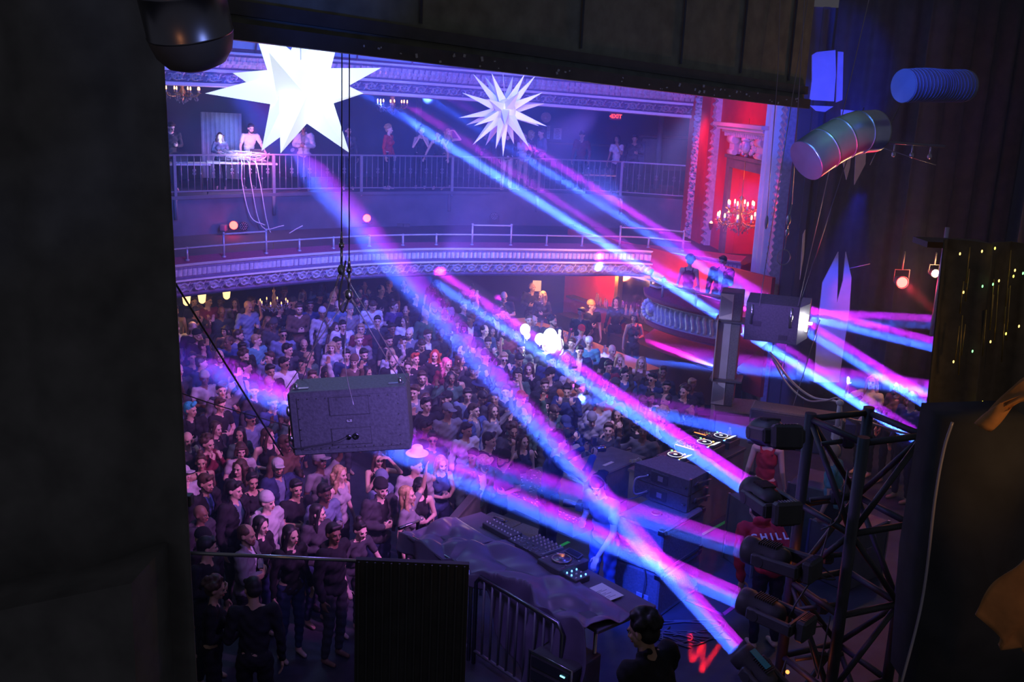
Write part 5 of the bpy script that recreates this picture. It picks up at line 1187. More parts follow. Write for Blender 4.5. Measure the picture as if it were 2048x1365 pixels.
def hand(mb, w, d, n, side, curl=.5, s=1.):
    d = d.normalized(); n = (n-d*n.dot(d)).normalized(); a = d.cross(n).normalized()*side
    R = Matrix((( a.x,d.x,n.x),(a.y,d.y,n.y),(a.z,d.z,n.z)))
    mb.ell(w+d*.045*s,(.040*s,.052*s,.017*s),rot=R,u=10,v=6)
    for k,(o,l) in enumerate(((-.030,.072),(-.011,.082),(.009,.078),(.027,.060))):
        b = w+d*.082*s+a*o*s; c1 = curl*(1+.1*k); e1 = (d*math.cos(c1)+n*math.sin(c1)); e2 = (d*math.cos(c1*2.1)+n*math.sin(c1*2.1))
        p1 = b+e1*l*.52*s; mb.cap(b,p1,.0098*s,.009*s,n=6); mb.cap(p1,p1+e2*l*.5*s,.009*s,.0078*s,n=6)
    tb = w+d*.02*s-a*.03*s; t1 = tb+(d*.55-a*.75+n*.25).normalized()*.04*s; mb.cap(tb,t1,.013*s,.0115*s,n=6); mb.cap(t1,t1+(d*.8-a*.2+n*.45*(.4+curl)).normalized()*.035*s,.0115*s,.009*s,n=6)
SHX = dict(m=.185, f=.16)
# arms: elbow, wrist, hand dir, palm normal, curl   (x positive = wearer's own left = +x ; mirrored for the other)
ARM = dict(
 down=(V(.25,.03,1.14),V(.26,-.06,.90),V(0,-.2,-1),V(-1,0,0),.3), cup=(V(.25,.0,1.14),V(.12,-.23,1.20),V(-.5,-.7,.35),V(-.6,.6,.2),1.1),
 chest=(V(.24,.0,1.16),V(.06,-.21,1.17),V(-.9,-.3,.2),V(0,.9,.2),.8), phone=(V(.25,-.18,1.24),V(.10,-.33,1.47),V(-.1,-.2,1),V(0,1,.2),.8),
 up=(V(.30,-.08,1.62),V(.25,-.12,1.87),V(-.05,-.1,1),V(0,-1,0),.15), wave=(V(.36,-.14,1.30),V(.30,-.22,1.54),V(0,-.1,1),V(0,-1,0),.12),
 face=(V(.22,-.20,1.20),V(.07,-.19,1.43),V(-.25,.2,1),V(0,1,0),.7), hip=(V(.38,.06,1.17),V(.20,-.04,1.0),V(-.6,-.5,-.5),V(-.3,.6,-.5),.4),
 rail=(V(.30,-.16,1.17),V(.34,-.40,1.08),V(.2,-1,-.1),V(0,0,-1),.5), reach=(V(.22,-.27,1.27),V(.16,-.50,1.12),V(0,-.9,-.5),V(0,-.3,-1),.4),
 cross=(V(.25,-.06,1.17),V(.0,-.20,1.15),V(-1,-.1,.1),V(0,1,0),.5), brow=(V(.30,-.20,1.45),V(.10,-.17,1.70),V(-1,.1,.1),V(0,.3,-1),.4), behind=(V(.25,.14,1.16),V(.10,.17,.97),V(-.8,.1,-.3),V(0,1,0),.5),
 aim=(V(.30,-.25,1.30),V(.13,-.42,1.50),V(-.5,-.6,.4),V(-.6,.5,.1),1.1))
# name: left arm, right arm, lean forward, head yaw, head pitch(down +)
POSE = dict(stand=('down','down',2,10,3), still=('behind','down',0,-18,0), cup=('cup','down',3,8,8), cup2=('down','cup',3,-16,5), clasp=('chest','chest',4,0,8), phone=('phone','phone',4,0,12),
 up=('up','down',2,0,-8), wave=('down','wave',2,12,-5), face=('face','down',2,-12,6), hips=('hip','cup',2,14,0), cross=('cross','cross',2,-8,4), rail=('rail','rail',22,0,6), bow=('cup','down',14,20,26), turn=('down','chest',2,42,4), turnr=('chest','down',2,-45,2), handsup=('up','up',0,0,-14), shade=('brow','face',2,0,0), mouth=('face','face',5,0,5))
def remeshed(mb, voxel, name, smooth=3, fac=.5):
    me = bpy.data.meshes.new('tmp'); mb.bm.to_mesh(me); mb.bm.free(); o = bpy.data.objects.new('tmp', me); COL.objects.link(o)
    r = o.modifiers.new('r','REMESH'); r.mode = 'VOXEL'; r.voxel_size = voxel; r.use_smooth_shade = True
    s = o.modifiers.new('s','SMOOTH'); s.iterations = smooth; s.factor = fac
    dg = bpy.context.evaluated_depsgraph_get(); out = bpy.data.meshes.new_from_object(o.evaluated_get(dg)); bpy.data.objects.remove(o); bpy.data.meshes.remove(me); out.name = name; out.materials.clear(); return out
def lower(x): return x
def legs(sex, kind='stand'):
    hx = .09; f = .0
    if kind == 'walk': return [(V(s*hx,0,.93), V(s*(hx+.02),-.04-.05*s,.50), V(s*(hx+.03),.02-.10*s,.09)) for s in (1,-1)]
    return [(V(s*hx,0,.93), V(s*(hx+.02),-.02,.50), V(s*(hx+.035),.03,.09)) for s in (1,-1)]
def rigM(pose):
    la, ra_, lean, yaw, pit = POSE[pose]
    U = Matrix.Translation((0,0,.98)) @ Matrix.Rotation(-lean*DEG,4,'X') @ Matrix.Translation((0,0,-.98))
    U = Matrix.Translation((0,0,.98)) @ Matrix.Rotation(lean*DEG,4,'X') @ Matrix.Translation((0,0,-.98))
    Hm = U @ Matrix.Translation((0,.005,1.49)) @ Matrix.Rotation(yaw*DEG,4,'Z') @ Matrix.Rotation((pit-lean*.7)*DEG,4,'X')
    return U, Hm
def armpts(pose, sex):
    la, ra_, *_ = POSE[pose]; out = []
    for s, a in ((1,la),(-1,ra_)):
        e,w,d,n,c = ARM[a]; m = V(s,1,1); k = SHX[sex]/.185
        out.append((V(s*SHX[sex],.01,1.415), V(e.x*s*(k if a in('down','hip') else 1),e.y,e.z), V(w.x*s,w.y,w.z), V(d.x*s,d.y,d.z), V(n.x*s,n.y,n.z), c, s))
    return out
def head_parts(mb, Hm, sex):
    R = Hm.to_3x3(); P = lambda x,y,z: Hm @ V(x,y,z)
    mb.ell(P(0,.012,.150),(.076,.094,.098),rot=R); mb.ell(P(0,-.022,.085),(.058 if sex=='m' else .053,.064,.072),rot=R)
    mb.ell(P(0,-.066,.036),(.026,.022,.020),rot=R,u=8,v=6)
    mb.cap(P(0,-.086,.128),P(0,-.108,.092),.010,.014,n=8); mb.ell(P(.010,-.098,.086),(.010,.010,.008),rot=R,u=6,v=5); mb.ell(P(-.010,-.098,.086),(.010,.010,.008),rot=R,u=6,v=5)
    mb.cap(P(-.035,-.074,.146),P(.035,-.074,.146),.014,.014,n=8)
    for s in (-1,1):
        mb.ell(P(s*.078,.012,.115),(.011,.020,.032),rot=R,u=8,v=6); mb.ell(P(s*.038,-.062,.098),(.022,.020,.024),rot=R,u=8,v=6)
def face_add(bm, Hm, sex):
    R = Hm.to_3x3(); mb = MB(); P = lambda x,y,z: Hm @ V(x,y,z)
    for s in (-1,1):
        mb.ell(P(s*.030,-.080,.122),(.0125,.009,.0075),1,R,8,6); mb.ell(P(s*.030,-.0865,.122),(.006,.004,.006),2,R,6,5)
        mb.tube([P(s*.016,-.0925,.140),P(s*.032,-.092,.145),P(s*.048,-.080,.140)],.0042,5,2)
        mb.tube([P(s*.018,-.088,.128),P(s*.030,-.090,.131),P(s*.044,-.080,.126)],.0028,5,2)
    mb.ell(P(0,-.090,.063),(.021,.008,.0055),3,R,8,5); mb.ell(P(0,-.088,.056),(.017,.008,.005),3,R,8,5)
    me = bpy.data.meshes.new('t'); mb.bm.to_mesh(me); mb.bm.free(); bm.from_mesh(me); bpy.data.meshes.remove(me)
def solid_body(pose, sex, voxel, legk='stand'):
    U, Hm = rigM(pose); R = U.to_3x3(); mb = MB(); f = sex == 'f'; T = lambda v: U @ v
    mb.ell(T(V(0,.0,1.28)),(.150 if not f else .128,.100,.17),rot=R); mb.ell(T(V(0,.0,1.10)),(.130 if not f else .108,.092,.14),rot=R); mb.ell(V(0,.008,.96),(.150 if not f else .158,.108,.12))
    mb.cap(T(V(-SHX[sex]+.02,.01,1.405)),T(V(SHX[sex]-.02,.01,1.405)),.055,.055)
    mb.cap(T(V(0,.012,1.42)),Hm@V(0,.0,.06),.058 if not f else .048,.050 if not f else .042)
    mb.cap(T(V(-.08,.01,1.44)),T(V(.08,.01,1.44)),.035,.035)
    if f:
        for s in (-1,1): mb.ell(T(V(s*.062,-.075,1.27)),(.056,.052,.056),rot=R)
    for h,k,a in legs(sex,legk):
        mb.cap(h,k,.085,.056); mb.cap(k,a,.054,.036); mb.cap(k+V(0,.018,-.10),k+V(0,.02,-.18),.047,.042)
        mb.cap(a+V(0,.02,-.045),a+V(0,-.14,-.06),.036,.028); mb.cap(a,a+V(0,.01,-.04),.036,.034)
    g = .9 if f else 1.
    for sh,e,w,d,n,c,s in armpts(pose,sex):
        sh,e,w = T(sh),T(e),T(w); mb.cap(sh,e,.050*g,.038*g); mb.cap(e,w,.038*g,.026*g); hand(mb,w,R@d,R@n,s,c,.95 if f else 1.05)
    head_parts(mb,Hm,sex)
    me = remeshed(mb, voxel, 'person_body', 2, .45)
    bm = bmesh.new(); bm.from_mesh(me); face_add(bm,Hm,sex); bm.to_mesh(me); bm.free()
    for k in ('skin','eye_white','eye_dark','lips'): me.materials.append(M[k])
    return me
def solid_top(pose, sex, style, voxel):
    U, Hm = rigM(pose); R = U.to_3x3(); mb = MB(); f = sex == 'f'; T = lambda v: U @ v; b = .026 if style in ('jacket','hoodie') else .012
    mb.ell(T(V(0,.0,1.27)),((.155 if not f else .130)+b,.105+b,.175),rot=R); mb.ell(T(V(0,.0,1.10)),((.136 if not f else .112)+b,.098+b,.15),rot=R)
    mb.ell(V(0,.006,.95),((.158 if not f else .16)+b,.114+b,.11))
    if style != 'tank': mb.cap(T(V(-SHX[sex]+.01,.01,1.400)),T(V(SHX[sex]-.01,.01,1.400)),.060+b*.5,.060+b*.5); mb.cap(T(V(-.07,.015,1.43)),T(V(.07,.015,1.43)),.045,.045)
    else:
        mb.ell(T(V(0,.01,1.32)),(.135 if f else .15,.10,.09),rot=R)
        for s in (-1,1): mb.tube([T(V(s*.075,-.10,1.36)),T(V(s*.085,-.03,1.462)),T(V(s*.085,.05,1.45)),T(V(s*.075,.10,1.36))],.016,6)
    if f:
        for s in (-1,1): mb.ell(T(V(s*.062,-.078,1.27)),(.056+b,.055+b,.056+b),rot=R)
    g = .9 if f else 1.
    if style != 'tank':
        for sh,e,w,d,n,c,s in armpts(pose,sex):
            sh,e,w = T(sh),T(e),T(w)
            if style == 'tee': mb.cap(sh,sh.lerp(e,.55),.060*g,.060*g)
            else: mb.cap(sh,e,(.056+b)*g,(.042+b*.8)*g); mb.cap(e,e.lerp(w,.93),(.042+b*.8)*g,(.034+b*.5)*g)
    if style == 'hoodie': mb.tube([T(V(.07*math.sin(t),.09-.05*math.cos(t)*-1,1.46-.03*math.cos(t))) for t in (-1.6,-.8,0,.8,1.6)],.045,8)
    if style == 'jacket':
        for s in (-1,1): mb.tube([T(V(s*.03,.07,1.50)),T(V(s*.065,.0,1.49)),T(V(s*.055,-.07,1.42)),T(V(s*.05,-.125,1.30))],.017,6)
    me = remeshed(mb, voxel, 'top', 2, .5)
    rr = random.Random(hash((pose,sex,style)) % 999 if False else len(pose)*7+len(style)); bm = bmesh.new(); bm.from_mesh(me); bm.normal_update()
    for v in bm.verts:
        p = v.co; k = .5*math.sin(p.z*38+p.x*21+rr.random()*.1)+.5*math.sin(p.z*63-p.x*47+p.y*30); v.co += v.normal*(.0045 if style=='tee' or style=='tank' else .008)*k
    if style == 'jacket':
        Ui = U.inverted(); kill = []
        for fc in bm.faces:
            q = Ui @ fc.calc_center_median()
            if q.y < -.02 and abs(q.x) < .022+max(0,(q.z-1.0))*.10 and q.z < 1.47: kill.append(fc)
        bmesh.ops.delete(bm, geom=kill, context='FACES')
    bm.to_mesh(me); bm.free()
    me.materials.append(M['cloth']); return me
def solid_trousers(sex, legk, voxel):
    mb = MB(); f = sex == 'f'; mb.ell(V(0,.008,.945),(.158 if not f else .165,.118,.125))
    for h,k,a in legs(sex,legk): mb.cap(h,k,.096,.066); mb.cap(k,a+V(0,0,.03),.066,.052 if not f else .046)
    me = remeshed(mb, voxel, 'trousers', 2); bm = bmesh.new(); bm.from_mesh(me); bm.normal_update()
    for v in bm.verts: v.co += v.normal*.004*math.sin(v.co.z*55+v.co.x*20)
    bm.to_mesh(me); bm.free(); me.materials.append(M['cloth']); return me
def hair_mesh(style, voxel=.012):
    mb = MB()
    if style == 'beard':
        mb.tube([V(-.070,-.01,.10),V(-.062,-.045,.062),V(-.035,-.080,.035),V(0,-.092,.028),V(.035,-.080,.035),V(.062,-.045,.062),V(.070,-.01,.10)],.017,7); mb.tube([V(-.028,-.094,.072),V(0,-.104,.076),V(.028,-.094,.072)],.007,6); mb.ell(V(0,-.075,.022),(.035,.025,.022))
    elif style in ('cap','capback'):
        s = -1 if style == 'cap' else 1; mb.ell(V(0,.014,.178),(.088,.106,.080)); mb.box(V(0,s*.125,.178),(.13,.10,.014),bev=.006); mb.ell(V(0,s*.16,.176),(.06,.035,.008)); mb.ell(V(0,.014,.26),(.01,.01,.008))
    elif style == 'beanie':
        mb.ell(V(0,.022,.185),(.089,.104,.092)); mb.lathe([(.088,.15),(.094,.16),(.094,.185),(.088,.195)],c=(0,.016,0),n=20,M4=Matrix.Diagonal((1,1.16,1,1))); 
    elif style == 'fedora':
        mb.lathe([(.001,.285),(.055,.285),(.075,.27),(.088,.20),(.092,.172),(.155,.165),(.16,.172),(.155,.18),(.09,.186),(.001,.19)],c=(0,.012,0),n=24,M4=Matrix.Diagonal((1,1.12,1,1)))
    else:
        top = .012 if style == 'buzz' else .0
        mb.ell(V(0,.024,.166),(.084,.098,.092-top)); mb.ell(V(0,.045,.115),(.078,.068,.075))
        if style == 'short': mb.cap(V(-.045,-.058,.214),V(.045,-.055,.218),.026,.028)
        if style == 'quiff': mb.cap(V(-.03,-.065,.225),V(.04,-.05,.238),.032,.034)
        if style == 'curly':
            rr = random.Random(4)
            for i in range(46):
                a, b = rr.uniform(0,2*PI), rr.uniform(-.1,1.5); d = V(math.cos(a)*math.cos(b),math.sin(a)*math.cos(b),math.sin(b))
                if d.y < -.35 and d.z < .62: continue
                mb.ell(V(0,.026,.155)+V(d.x*.095,d.y*.105,d.z*.105),(.028,.028,.028),u=7,v=5)
        if style in ('long','wavy','fringe'):
            w = .02 if style == 'wavy' else 0; mb.ell(V(0,.062,.06),(.092+w,.052+w,.14)); mb.ell(V(0,.068,-.10),(.098+w,.042+w*.7,.13))
            for s in (-1,1): mb.tube([V(s*.070,-.035,.205),V(s*.086,-.03,.13),V(s*.090,-.01,.05),V(s*(.096+w),-.015,-.04),V(s*(.098+w),-.03,-.13)],.026,8,rs=[.018,.024,.027,.028+w*.4,.012])
            if style == 'fringe': mb.cap(V(-.045,-.074,.185),V(.05,-.070,.188),.024,.022)
            if style == 'wavy':
                rr = random.Random(6)
                for i in range(44):
                    s = rr.choice((-1,1)); z = rr.uniform(-.17,.16); mb.ell(V(s*rr.uniform(.06,.125),rr.uniform(-.03,.085),z),(.024,.024,.03),u=7,v=5)
        if style == 'bob':
            mb.ell(V(0,.045,.075),(.092,.062,.09))
            for s in (-1,1): mb.tube([V(s*.062,-.045,.20),V(s*.084,-.035,.13),V(s*.086,-.03,.05)],.026,8)
            mb.cap(V(-.045,-.072,.190),V(.045,-.072,.190),.022,.022)
        if style == 'bun': mb.ell(V(0,.07,.265),(.045,.045,.042)); mb.cap(V(-.03,-.045,.222),V(.03,-.045,.222),.022,.022)
        if style == 'pony': mb.tube([V(0,.11,.19),V(0,.16,.14),V(0,.15,.02),V(0,.12,-.08)],.03,8,rs=[.025,.034,.03,.01])
    me = remeshed(mb, voxel if style not in ('cap','capback','fedora') else .008, 'hair', 1)
    me.materials.append(M['hair_mat'] if style not in ('cap','capback','beanie','fedora') else M['cloth']); return me
CA = {}
def cached(k, f):
    if k not in CA: CA[k] = f()
    return CA[k]
HATS = ('cap','capback','beanie','fedora')
HEADC = V(0,-.01,.125)
def person(base, rz, s, sex, pose, hair, hcol, style, tcol, skin, label, group=None, beard=None, under=None, legk='stand', pcol='black', vox=.0125, glasses=False, cat='person', bare_legs=False, hatcol=None, pos_is_base=True):
    U, Hm = rigM(pose); r = empty('person', base, rz, label, cat, group); r.scale = (s,s,s)
    def ob(name, me, col, mat4=None):
        o = bpy.data.objects.new(name, me); COL.objects.link(o); o.parent = r; o.color = (*col,1)
        if mat4 is not None: o.matrix_local = mat4
        return o
    ob('body', cached(('b',pose,sex,vox,legk), lambda: solid_body(pose,sex,vox,legk)), SKIN[skin])
    nm = {'jacket':'jacket','tee':'t_shirt','long':'long_sleeve_top','tank':'tank_top','hoodie':'hoodie'}[style]
    ob(nm, cached(('t',pose,sex,style,vox), lambda: solid_top(pose,sex,style,max(vox,.012))), CLR[tcol])
    if style == 'jacket': ob('shirt', cached(('t',pose,sex,'tee',vox), lambda: solid_top(pose,sex,'tee',max(vox,.012))), CLR[under or 'white'])
    ob('trousers', cached(('l',sex,legk), lambda: solid_trousers(sex,legk,.016)), CLR[pcol])
    if hair in HATS:
        ob('hair', cached(('h','buzz'), lambda: hair_mesh('buzz')), HC[hcol], Hm); ob({'cap':'baseball_cap','capback':'backwards_cap','beanie':'beanie','fedora':'brimmed_hat'}[hair], cached(('h',hair), lambda: hair_mesh(hair)), CLR[hatcol or tcol], Hm)
    elif hair != 'bald': ob('hair', cached(('h',hair), lambda: hair_mesh(hair)), HC[hcol], Hm)
    if beard: ob('beard', cached(('h','beard'), lambda: hair_mesh('beard')), HC[hcol], Hm)
    if glasses:
        def gl():
            mb = MB()
            for q in (-1,1): mb.tube([V(q*.031+.020*math.cos(t),-.100,.122+.016*math.sin(t)) for t in [k*PI/5 for k in range(11)]],.0028,5); mb.tube([V(q*.05,-.098,.126),V(q*.078,-.06,.128),V(q*.080,.01,.125)],.0025,5); mb.ell(V(q*.031,-.098,.122),(.018,.002,.014),1,u=8,v=5)
            mb.tube([V(-.012,-.1,.125),V(.012,-.1,.125)],.0025,5); return mb.mesh('g',['eye_dark','eye_dark'])
        ob('glasses', cached(('g',), gl), (1,1,1), Hm)
    return r
def head_offset(pose, rz, s):  # head centre relative to the base
    return Matrix.Rotation(rz,3,'Z') @ ((rigM(pose)[1] @ HEADC)*s)
def wrist_of(r, pose, sex, side):
    U, Hm = rigM(pose); a = armpts(pose,sex)[0 if side > 0 else 1]; p = U @ (a[2]+a[3].normalized()*.075+a[4].normalized()*.03); return r.location + Matrix.Rotation(r.rotation_euler.z,3,'Z') @ (p*r.scale.x)
def put(px, py, face_to, pose, sex, fz=0., s=1., **k):
    """stand a person so that the head is seen at (px,py); face_to is a plan point looked at"""
    z = fz+1.61*s; p = W(px,py,z)
    for _ in range(3):
        rz = math.atan2(face_to[1]-p.y, face_to[0]-p.x)+PI/2; h = head_offset(pose, rz, s)
        q = W(px,py,fz+h.z); p = V(q.x-h.x,q.y-h.y,fz)
    return p, rz
# ---------------------------------------------------------------- the crowd: head seen at x y | sex pose hair haircolour garment colour skin extras
# extras: b beard, g glasses, u:colour shirt under jacket, h:colour hat, f:x,y faces plan point, phone, cup, can, s:scale
CROWD = '''413 967 m cup short brown jacket black tan b u:blue
470 981 m stand short black jacket black fair u:denim
505 964 f cup2 bun black tank black tan
556 935 m still cap black jacket navy tan b u:denim h:pale_grey
593 978 m cross short black tee black tan
650 987 m cup short black long denim dark cup
637 1027 f turn long black hoodie charcoal pale
681 949 f stand wavy fair tank pale_grey pale
763 978 m clasp beanie black jacket charcoal pale can u:black h:black
839 975 f clasp fringe black tank black pale cup
883 929 f clasp long fair tank blue pale cup
832 932 m turn short brown long pale_grey fair
865 879 m still short black long navy tan g
854 857 m stand short black tee black brown g
523 1052 f cup long black long black pale cup
583 1072 f stand long black long black fair
722 1062 f rail bun black tee charcoal pale
417 1095 m turn short black long black tan
402 926 f still bun brown tank black tan
479 937 f turnr wavy brown long black fair
482 902 f clasp bob brown tee pale_grey pale cup
433 858 f stand long brown jacket charcoal pale u:black
537 873 f turn long brown tank black pale
502 838 m cup capback black long denim tan h:navy g
441 811 m cross short brown tee black fair
443 782 m up short brown long grey pale
382 820 m turn quiff cyan jacket black fair u:black
357 778 f still long brown long charcoal fair
337 808 m stand beanie brown tee teal fair h:teal
417 888 f mouth curly brown long maroon fair
508 782 m turnr short brown long charcoal pale
546 806 m cup2 short brown long blue fair
757 920 f shade long brown tank black fair
949 822 m wave short brown jacket blue pale u:grey
987 823 f up long brown long grey fair
934 861 m stand short black long white tan
980 882 m turn quiff black tee black pale
945 914 m still short black hoodie grey tan
1006 918 m turnr beanie black tee charcoal tan b h:black
1046 884 f wave long brown tank navy pale
1090 772 m stand short brown jacket black fair b u:red
1140 765 m still bald black tee orange tan g
1134 782 m phone short black long navy fair phone
1160 778 m stand short brown long grey fair
1091 811 f still bob black tee black pale
1109 825 m bow short brown jacket green fair u:grey
1222 791 m stand cap grey hoodie red pale h:navy
1236 829 f mouth long brown tank brown fair
1274 841 m turnr cap black long black pale b h:black
1301 797 f stand bun black tee white brown
1331 802 m turnr buzz black tee teal tan
1184 840 f bow beanie brown long grey fair h:grey
1138 876 m turn short black long pale_grey brown g
1043 797 m bow short red tee grey fair
1019 817 m turnr cap black long black fair b h:black
962 773 m turn fedora black long charcoal fair b h:navy
935 791 m stand short black long denim fair
967 797 m bow short black tee navy tan g
990 797 m still short brown long charcoal tan
893 797 m turnr cap black long black fair h:black
851 800 f still long brown long black fair
829 785 m turnr short brown long grey fair
844 756 m stand short brown long charcoal fair b
1304 759 m still short black long navy tan g
1333 775 m stand short black tee charcoal tan
1225 702 m stand bald black tee black fair
1239 720 f clasp long fair long charcoal pale
1283 726 f wave long fair tank brown pale
1251 749 m turn short black long blue pale g
1368 784 m turnr curly brown long charcoal pale
1160 703 m stand short black jacket navy fair u:white
1134 717 f cup wavy fair long pale_grey pale
1143 687 m turnr short brown long denim fair
1178 685 m cup capback black long teal fair h:white
1163 661 m mouth cap black tee grey pale h:red
1058 640 m stand short brown long charcoal fair
1068 642 m turn bald brown tee grey fair
1106 643 m turn curly black long charcoal tan b
1034 672 f still long fair long purple pale
1043 697 m stand short black long charcoal fair b
1008 718 m face short fair long blue pale g
1039 720 m bow short black long navy tan
1059 738 f face long brown long black fair
1102 722 m turn quiff black jacket navy pale u:blue
1146 741 m cup short brown long pale_grey pale
1099 749 m turnr cap black long charcoal fair h:black
993 631 m cup short brown jacket charcoal fair b u:white
985 664 f hips wavy black tank charcoal tan
941 640 m turnr short black jacket navy brown u:white
970 662 m turn buzz black tee navy fair
976 686 m phone short brown long grey fair phone
999 687 m still short black long black brown
856 672 m stand short brown jacket charcoal fair u:white
844 691 m bow short brown tee black fair
818 668 m still bald brown tee grey pale b
809 643 f turnr long brown long white fair
831 719 m wave quiff red tee black fair
870 712 f still wavy red long black pale
894 729 f turn wavy pink long maroon pale
908 749 f turnr curly brown tank black tan
921 721 f turn long brown tank charcoal fair
646 652 f stand long black tank pale_grey tan
686 652 m cup short black jacket white fair u:black
718 681 m stand short fair jacket grey pale u:white
664 696 f still bob fair tee pale_grey pale
675 687 m stand short black tee grey tan
693 711 m cross short black long navy fair
728 710 m clasp short black jacket black fair b u:navy
735 746 f turn long black tee black tan
652 747 f stand bob black long maroon brown
605 729 m turnr short black long charcoal tan
569 728 m turn short black tee white tan g
541 743 m stand short black tee black tan
538 716 m turnr short brown long denim fair
494 735 m turn quiff black long black fair
566 669 m stand short black long denim tan g
514 681 m turn short fair long teal pale
576 700 m turn short black tee charcoal fair
485 697 m stand short black tee black dark
456 684 m turnr buzz brown long blue brown
409 693 m turn short brown jacket charcoal fair u:blue
336 686 m turnr quiff black tee black fair
358 741 m stand bald black long charcoal pale
385 717 m up short black long navy tan
404 726 m turn short brown long navy fair
350 622 m turn short brown tank pale_grey fair
388 604 m stand short brown tee black fair
416 603 m turn short brown long maroon fair
441 604 m still short black tee grey dark
470 607 f turnr long brown long brown fair
504 604 m turn short brown long charcoal tan
778 682 m cross short black tee black tan b
784 658 m stand short black tee black brown
790 613 f turn bun brown tee purple fair
755 643 m still short black tee charcoal fair
746 613 m bow short brown long white fair
1008 594 m bow bald brown tee charcoal pale
1065 575 m turn bald brown long charcoal fair
1084 592 f turnr wavy fair long charcoal pale
1184 612 m turn beanie brown tee black tan h:orange
1269 636 f turnr bob black tank charcoal tan
1233 604 f still long black long black fair
1162 626 m still short black tee black brown
951 605 m turn short brown long black fair
600 640 f still long brown long charcoal fair
620 612 m stand short black long navy brown
560 620 f turn bun black long black fair
700 620 m stand beanie brown long grey fair h:grey
1450 806 f bow long black long navy dark s:1.0 z:.3'''
LAND = [('by the black curtain',335,700),('under the warm lamps',400,600),('left of the hung speaker',500,860),('below the hung speaker',690,950),('right of the hung speaker',880,860),('behind the hung speaker cables',690,680),
 ('under the middle of the balcony',860,600),('near the glowing balloons',1080,690),('in front of the bar',1150,610),('beside the box balcony',1290,720),('behind the decks',1330,830),('by the speaker column',1400,780),('against the barrier',1010,900),('at the front corner barrier',760,1040),('in the dark front corner',440,1050),('amid the red lit dancers',870,720)]
POSEW = dict(stand='', still='', cup='hand at chest', cup2='hand at chest', clasp='hands together', phone='hands before the face', up='one arm straight up', wave='one open hand raised', face='hand at the chin', hips='hand on hip', cross='arms crossed', rail='bending forward', bow='head bowed', turn='', turnr='', handsup='both arms up', shade='arm across the brow', mouth='both hands at the mouth')
PEO = []; POS = []
def look(e):
    n = 'woman' if e['sex'] == 'f' else 'man'; g = {'tee':'t-shirt','long':'long-sleeved top','tank':'tank top','jacket':'jacket','hoodie':'hoodie'}[e['style']]
    return n, f"{e['tcol'].replace('_','-')} {g}"
def hairw(e):
    h = e['hair']; c = e['hcol'].replace('fair','blond')
    if h == 'bald': return 'bald head'
    if h in HATS: return {'cap':'cap','capback':'backwards cap','beanie':'beanie','fedora':'brimmed hat'}[h] if not e.get('hat') else e['hat'].replace('_','-')+' '+{'cap':'cap','capback':'backwards cap','beanie':'beanie','fedora':'brimmed hat'}[h]
    return {'short':'short','quiff':'upswept','buzz':'cropped','curly':'curly','long':'long','wavy':'long wavy','fringe':'long fringed','bob':'bobbed','bun':'tied-up','pony':'ponytailed'}[h]+f' {c} hair'
STAGEPT = (2.1, 9.8)
rr = random.Random(12)
for ln in CROWD.split('\n'):
    t = ln.split(); e = dict(px=int(t[0]),py=int(t[1]),sex=t[2],pose=t[3],hair=t[4],hcol=t[5],style=t[6],tcol=t[7],skin=t[8],ex=t[9:]); e['s'] = (1.0 if e['sex']=='m' else .95)*rr.uniform(.97,1.04); PEO.append(e)
# fill the gaps with further dancers
def inside(x, y, poly):
    c = False; n = len(poly)
    for i in range(n):
        (x1,y1),(x2,y2) = poly[i],poly[(i+1)%n]
        if (y1 > y) != (y2 > y) and x < (x2-x1)*(y-y1)/(y2-y1)+x1: c = not c
    return c
POLY = [(325,610),(520,585),(700,568),(900,566),(985,590),(1040,640),(1180,690),(1300,720),(1405,780),(1400,822),(1290,868),(1180,868),(1075,868),(1000,925),(900,955),(815,1000),(770,1060),(640,1085),(390,1105),(362,900)]
def floorz(y): return .24 if y > 21.2 else 0.
def base_of(px, py, s):
    for fz in (0.,.24):
        p = W(px,py,fz+1.61*s)
        if floorz(p.y) == fz: return p, fz
    return p, floorz(p.y)
pts = [base_of(e['px'],e['py'],e['s'])[0] for e in PEO]
tries = 0
while len(PEO) < 262 and tries < 30000:
    tries += 1; px, py = rr.uniform(325,1405), rr.uniform(566,1105)
    if not inside(px,py,POLY): continue
    if 585 < px < 815 and 790 < py < 905: continue
    s = rr.uniform(.93,1.05); p, fz = base_of(px,py,s)
    if any((p.x-q.x)**2+(p.y-q.y)**2 < .215 for q in pts) or p.y > 28.2: continue
    pts.append(p); sex = rr.choice('mmmf'); 
    PEO.append(dict(px=px,py=py,sex=sex,pose=rr.choice(('stand','still','cup','cup2','turn','turnr','cross','bow','up','stand','face','clasp','wave','phone')),
      hair=rr.choice(('short','short','quiff','buzz','cap','beanie','curly','bald') if sex=='m' else ('long','long','wavy','bob','bun','fringe')), hcol=rr.choice(('black','black','brown','brown','fair')),
      style=rr.choice(('tee','long','long','jacket','hoodie') if sex=='m' else ('tank','long','tee','long')), tcol=rr.choice(('black','black','black','charcoal','charcoal','navy','grey','maroon','denim','brown','black','pale_grey','green')),
      skin=rr.choice(('pale','fair','fair','tan','tan','brown','dark')), ex=['b'] if sex=='m' and rr.random()<.25 else [], s=s*(1 if sex=='m' else .96)))
used = set(); objs = []
